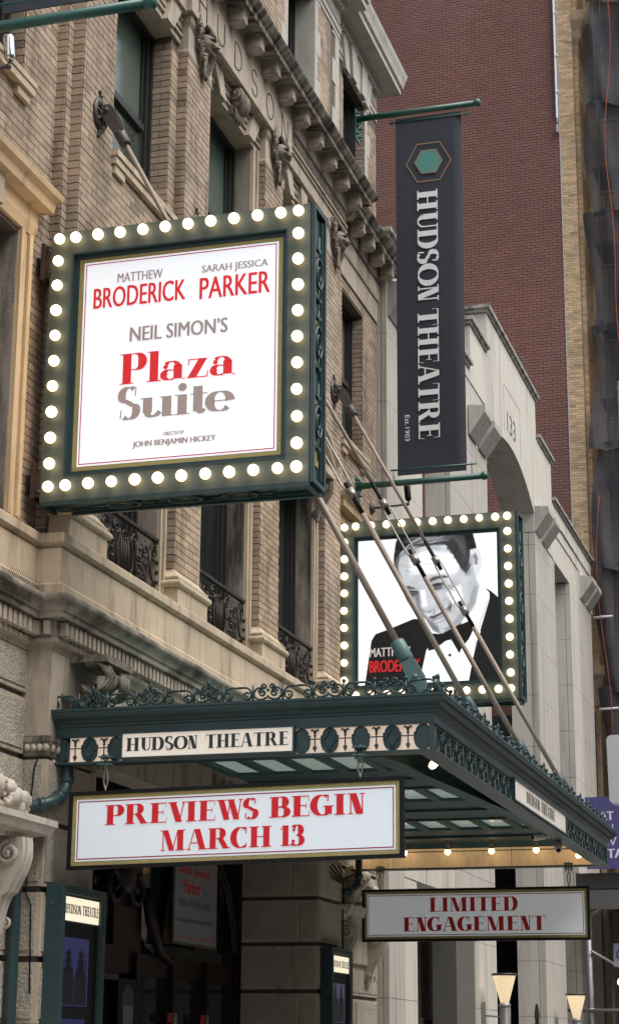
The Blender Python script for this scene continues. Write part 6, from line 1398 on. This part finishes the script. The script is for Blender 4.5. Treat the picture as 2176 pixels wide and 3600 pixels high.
for k in range(14):
    z = 6.5+2*k; q.cyl((.4, 42.9, z), (4.6, 42.9, z), .025, 6); q.cyl((.4, 44.3, z), (4.6, 44.3, z), .025, 6)
q.build('scaffold_tubes', STEEL, SF)
for k in range(12): q = G(); q.box(.45, 4.6, 42.95, 44.2, 6.55+2*k, 6.60+2*k); q.build('plank_deck', mat('grey_deck_wood', (.20, .17, .13), .9), SF)
for z, x0_ in ((9.05, .26), (11.15, .20)): q = G(); q.cyl((x0_-.02, 42.3, z), (x0_+.42, 42.25, z), .03, 8); q.build('projecting_tube', mat('white_tube', (.6, .6, .62), .5), SF)
q = G(); zz = 33.; pts = []
while zz > 7: pts.append((1.02+.10*sin(zz*.5)+.06*sin(zz*1.3), 42.18, zz)); zz -= .5
q.tube(pts, .009, 5); q.build('orange_rope', mat('orange_rope', (.42, .07, .04), .7, var=0), SF)
q = G(); zz = 14.; pts = []
while zz > 5: pts.append((.42+.12*sin(zz*.9), 42.2, zz)); zz -= .4
q.tube(pts, .008, 5); q.build('orange_rope', mat('pink_rope', (.32, .07, .06), .7, var=0), SF)
# the scaffolded building behind the net
SB = thing('scaffolded_building', 'sandstone building dimly seen behind black debris netting', 'building', (2, 46, 0)); q = G(); holes_panel(q, 'y', 46.0, 46.5, -.05, 7, 0, 34, [(1.0+1.9*i, 2.0+1.9*i, 8+3.6*k, 10.4+3.6*k) for i in range(3) for k in range(7)]); q.build('wall', TANST, SB)
for i in range(3):
    for k in range(7): q = G(); q.box(1.0+1.9*i, 2.0+1.9*i, 46.3, 46.35, 8+3.6*k, 10.4+3.6*k); wd = q.build('window', WINF, SB)
# ================================================================ sidewalk shed
SH = thing('sidewalk_shed', 'dark pipe and timber sidewalk shed beyond the marquee', 'shed', (1.5, 38, 0))
q = G(); q.box(.25, 4.6, 38.0, 58, 4.75, 5.05); q.build('deck', mat('dark_shed_timber', (.055, .052, .05), .8, var=.3), SH)
q = G(); q.box(.25, 4.6, 37.95, 38.05, 4.35, 4.72); q.build('header_beam', mat('dim_steel_beam', (.12, .12, .12), .6, .2, var=.2), SH)
GALV = mat('galvanised_pipe', (.30, .31, .32), .45, .5, var=.15, vs=6)
for (x, y) in ((.47, 38.0), (.47, 41.2), (.47, 44.5), (2.6, 41.2), (4.4, 38), (4.4, 42)):
    q = G(); q.cyl((x, y, 0), (x, y, 4.5), .055, 12); pp = q.build('post', GALV, SH)
    for z in (1.9, 2.45): q = G(); q.cyl((x, y, z-.03), (x, y, z+.03), .075, 10); q.build('clamp', GALV, pp)
q = G(); q.cyl((-.2, 37.95, 2.44), (4.5, 37.95, 2.44), .03, 8); q.cyl((.52, 37.9, 3.55), (2.6, 41.1, 2.3), .025, 8); q.cyl((.9, 37.9, 1.6), (2.2, 41.0, 2.9), .025, 8); q.cyl((.47, 38, 4.2), (1.0, 38, 4.6), .03, 8); q.build('brace', GALV, SH)
# purple-blue sign panel on the shed end
PU = thing('blue_panel_sign', 'purple blue panel with white lettering on the shed end at the right edge', 'sign', (1.5, 37.9, 5.1))
q = G(); q.box(.50, 3.9, 37.85, 37.9, 5.12, 6.52); pn = q.build('panel', mat('purple_blue_paint', (.075, .07, .22), .6, var=.05), PU); f = face_y(37.85); SG = mat('pale_sign_ink', (.75, .76, .82), .6, var=0)
for s_, u0, u1, v0, v1, bo in (('AT', .77, 1.06, 6.06, 6.23, .05), ('H', .92, 1.04, 5.82, 5.98, 0.), ('EV', .84, 1.10, 5.56, 5.73, 0.), ('STA', .80, 1.22, 5.32, 5.50, .05)): sans('lettering', s_, pn, f, u0, u1, v0, v1, SG, .006, bo)
# dim street depth behind the shed: shop front wall with a hanging lamp
BK = thing('far_shopfront', 'dark far shop front under the shed', 'building', (2, 47, 0)); q = G(); q.box(-.3, 6, 45.2, 45.9, 0, 4.6); q.build('wall', mat('dim_shop_wall', (.05, .045, .04), .8, var=.4, vs=2), BK)
t = thing('shop_lamp', 'small bright round lamp under the shed at the right edge', 'lamp', (1.05, 38.2, 2.9)); q = G(); q.ball((1.03, 38.3, 2.98), .075, 12); q.build('lamp_globe', mat('lit_shop_globe', (1, .9, .7), .3, var=0, emit=(1., .6, .3), es=9.), t)
t = thing('round_emblem_sign', 'small round blue and white emblem sign under the shed at the right edge', 'sign', (1.0, 38.4, 3.4)); q = G(); q.box(.88, 1.14, 38.42, 38.46, 3.28, 3.72); pn = q.build('panel', mat('pale_blue_panel', (.28, .32, .42), .6, var=.1), t)
q = G(); q.tube([(1.03+.085*cos(a), 38.41, 3.50+.085*sin(a)) for a in [2*pi*k/18 for k in range(18)]], .012, 5, closed=True); q.ball((1.03, 38.415, 3.50), .045, 8, sc=(1, .2, 1)); q.build('emblem', mat('navy_emblem', (.03, .04, .10), .6), pn)
# ================================================================ torch lamps, shrub, street fittings
TM = mat('lit_frosted_shade', (.85, .75, .58), .5, 0., var=.12, vs=5, emit=(1., .74, .42), es=.36)
def torch(x, y, zt_, label):
    t = thing('torch_lamp', label, 'street lamp', (x, y, 0), 'conical torch lamps'); q_ = G(); q_.lathe([(.062, -.42), (.17, -.025), (.172, -.022), (.0, -.022)], (x, y, zt_), 'z', 24); q_.build('lamp_shade', TM, t)
    q_ = G(); q_.lathe([(.0, -.02), (.19, -.02), (.192, .0), (.19, .012), (.0, .012)], (x, y, zt_), 'z', 24); q_.build('cap', mat('dark_bronze', (.06, .055, .05), .4, .5), t)
    q_ = G(); q_.lathe([(.088, -.47), (.09, -.45), (.075, -.42)], (x, y, zt_), 'z', 20); q_.ball((x, y, zt_-.46), .078, 10, sc=(1, 1, .25)); q_.build('collar', GALV, t)
    q_ = G(); q_.lathe([(.05, -zt_), (.080, -zt_+1.2), (.084, -.47)], (x, y, zt_), 'z', 20)
    for k in range(14): a = 2*pi*k/14; q_.cyl((x+.082*cos(a), y+.082*sin(a), zt_-.48), (x+.062*cos(a), y+.062*sin(a), .3), .006, 4)
    q_.build('fluted_post', mat('dark_grey_post', (.12, .12, .12), .5, .3, var=.1), t)
    q_ = G(); q_.cyl((x, y, zt_-.62), (.15, y, zt_-.60), .015, 6); q_.box(.15, .19, y-.03, y+.03, zt_-.85, zt_-.4); q_.build('wall_arm', GALV, t)
torch(.49, 29.05, 2.765, 'lit conical torch lamp on a fluted post, left of the portal opening')
torch(.53, 35.75, 2.67, 'lit conical torch lamp on a fluted post, lower and farther right')
PT = thing('potted_conifer', 'small pointed evergreen in a planter between the two torch lamps', 'shrub', (.70, 30.6, 0)); q = G(); q.lathe([(.18, 0), (.22, .05), (.24, .6), (.26, .62), (.22, .62), (.2, .56), (0, .56)], (.70, 30.6, 0), 'z', 20); q.build('planter', mat('grey_planter', (.3, .3, .29), .8), PT)
q = G(); q.cyl((.70, 30.6, .55), (.70, 30.6, 2.2), .02, 6); q.build('trunk', mat('bark', (.08, .05, .03), .9), PT)
q = G(); rnd = random.Random(4); tv = []
for k in range(5200):
    z = .75+1.60*(rnd.random()**1.2); hh = (z-.7)/1.68; rad = .24*(1-hh)**.85*(.75+.35*sin(z*23+rnd.random())); a = rnd.random()*2*pi; r = rad*(.55+.5*rnd.random())
    p = Vector((.70+r*cos(a), 30.6+r*sin(a), z)); d_ = Vector((cos(a)*.6, sin(a)*.6, .9)).normalized()*rnd.uniform(.02, .045); s_ = Vector((-sin(a), cos(a), rnd.uniform(-.5, .5))).normalized()*.007
    t0 = .7+.6*rnd.random(); q.add([p-s_, p+s_, p+d_], [(0, 1, 2)], 0, False, (t0, t0, t0*.9))
q.build('foliage', mat('conifer_leaf', (.05, .10, .035), .7, var=.3, vs=8, tint=True), PT, tint=True, fixn=False)
# grey signal housing at the right edge
SG_ = thing('signal_housing', 'pale grey rounded signal box with louvred side at the right edge', 'traffic signal', (3.4, 22, 4.3)); xs0, zs0, zs1, yv = 3.085, 4.36, 5.17, 22.0
q = G(); P_ = []
for (cx, cz, a0) in ((xs0+.07, zs0+.08, 180), (xs0+.75, zs0+.08, 270), (xs0+.75, zs1-.06, 0), (xs0+.06, zs1-.06, 90)):
    for k in range(5): a = radians(a0+22.5*k); P_.append((cx+.06*cos(a), cz+.06*sin(a)))
q.prism(P_, 'y', yv, yv+.22); q.build('housing', mat('pale_grey_enamel', (.62, .64, .64), .35, 0., var=.03), SG_); q = G()
q.tube([(xs0+.235, yv-.001, zs1-.01), (xs0+.235, yv-.001, zs0+.42), (xs0+.19, yv-.001, zs0+.35), (xs0+.18, yv-.001, zs0+.10)], .003, 5)
for k in range(8): q.box(xs0-.02, xs0+.002, yv+.02, yv+.12, zs1-.10-.045*k, zs1-.085-.045*k)
for k in range(7): q.box(xs0+.16+.04*k, xs0+.175+.04*k, yv+.02, yv+.10, zs0-.012, zs0+.003)
q.build('louvres', mat('dark_grey_gap', (.05, .05, .05), .5), SG_); q = G(); q.cyl((4.7, yv+.12, 0), (4.7, yv+.12, 5.6), .08, 12); q.cyl((4.7, yv+.12, 5.0), (xs0+.6, yv+.12, 5.0), .04, 10); q.build('pole', GALV, SG_)
# steel post at the right edge
SP = thing('perforated_post', 'perforated steel post cut by the right edge', 'post', (4.7, 16, 0)); P0_ = Vector((3.875, 18, 8.03)); P1_ = Vector((3.875, 18, 0))
q = G(); q.cyl(P1_, P0_, .022, 4); q.ball(P0_, .024, 8); q.build('post', GALV, SP); q = G()
for k in range(14): p = P0_+(P1_-P0_)*(.01+.02*k); q.cyl(p+Vector((0, -.025, 0)), p+Vector((0, .0, 0)), .007, 6)
q.build('perforation', BLACKM, SP)
# ================================================================ loose cables at the far pier
t = thing('loose_cable', 'tangled black cables hanging at the top of the far stone pier', 'cable', (.2, 20.6, 3.5)); q = G()
for k in range(5): q.tube([(.12+.03*k, 20.2+.12*k, 3.62), (.20+.02*k, 20.5+.05*k, 3.47+.02*k), (.22, 20.9, 3.44+.015*k), (.3, 21.2+.05*k, 3.58)], .008, 5)
q.tube([(.2, 21.03, 3.5), (.215, 21.01, 3.3), (.205, 21.01, 3.0), (.205, 21.01, 2.0)], .008, 5); q.build('cable', BLACKM, t)
t = thing('wall_cable', 'thin black cable running down the near stone pier beside the pipe', 'cable', (.1, 12.88, 3.6)); q = G(); q.tube([(.12, 12.885, 3.68), (.10, 12.88, 3.62), (.085, 12.88, 3.4), (.08, 12.88, 2.7), (.12, 12.885, 2.62), (.14, 12.885, 2.0)], .006, 5); q.build('cable', BLACKM, t)
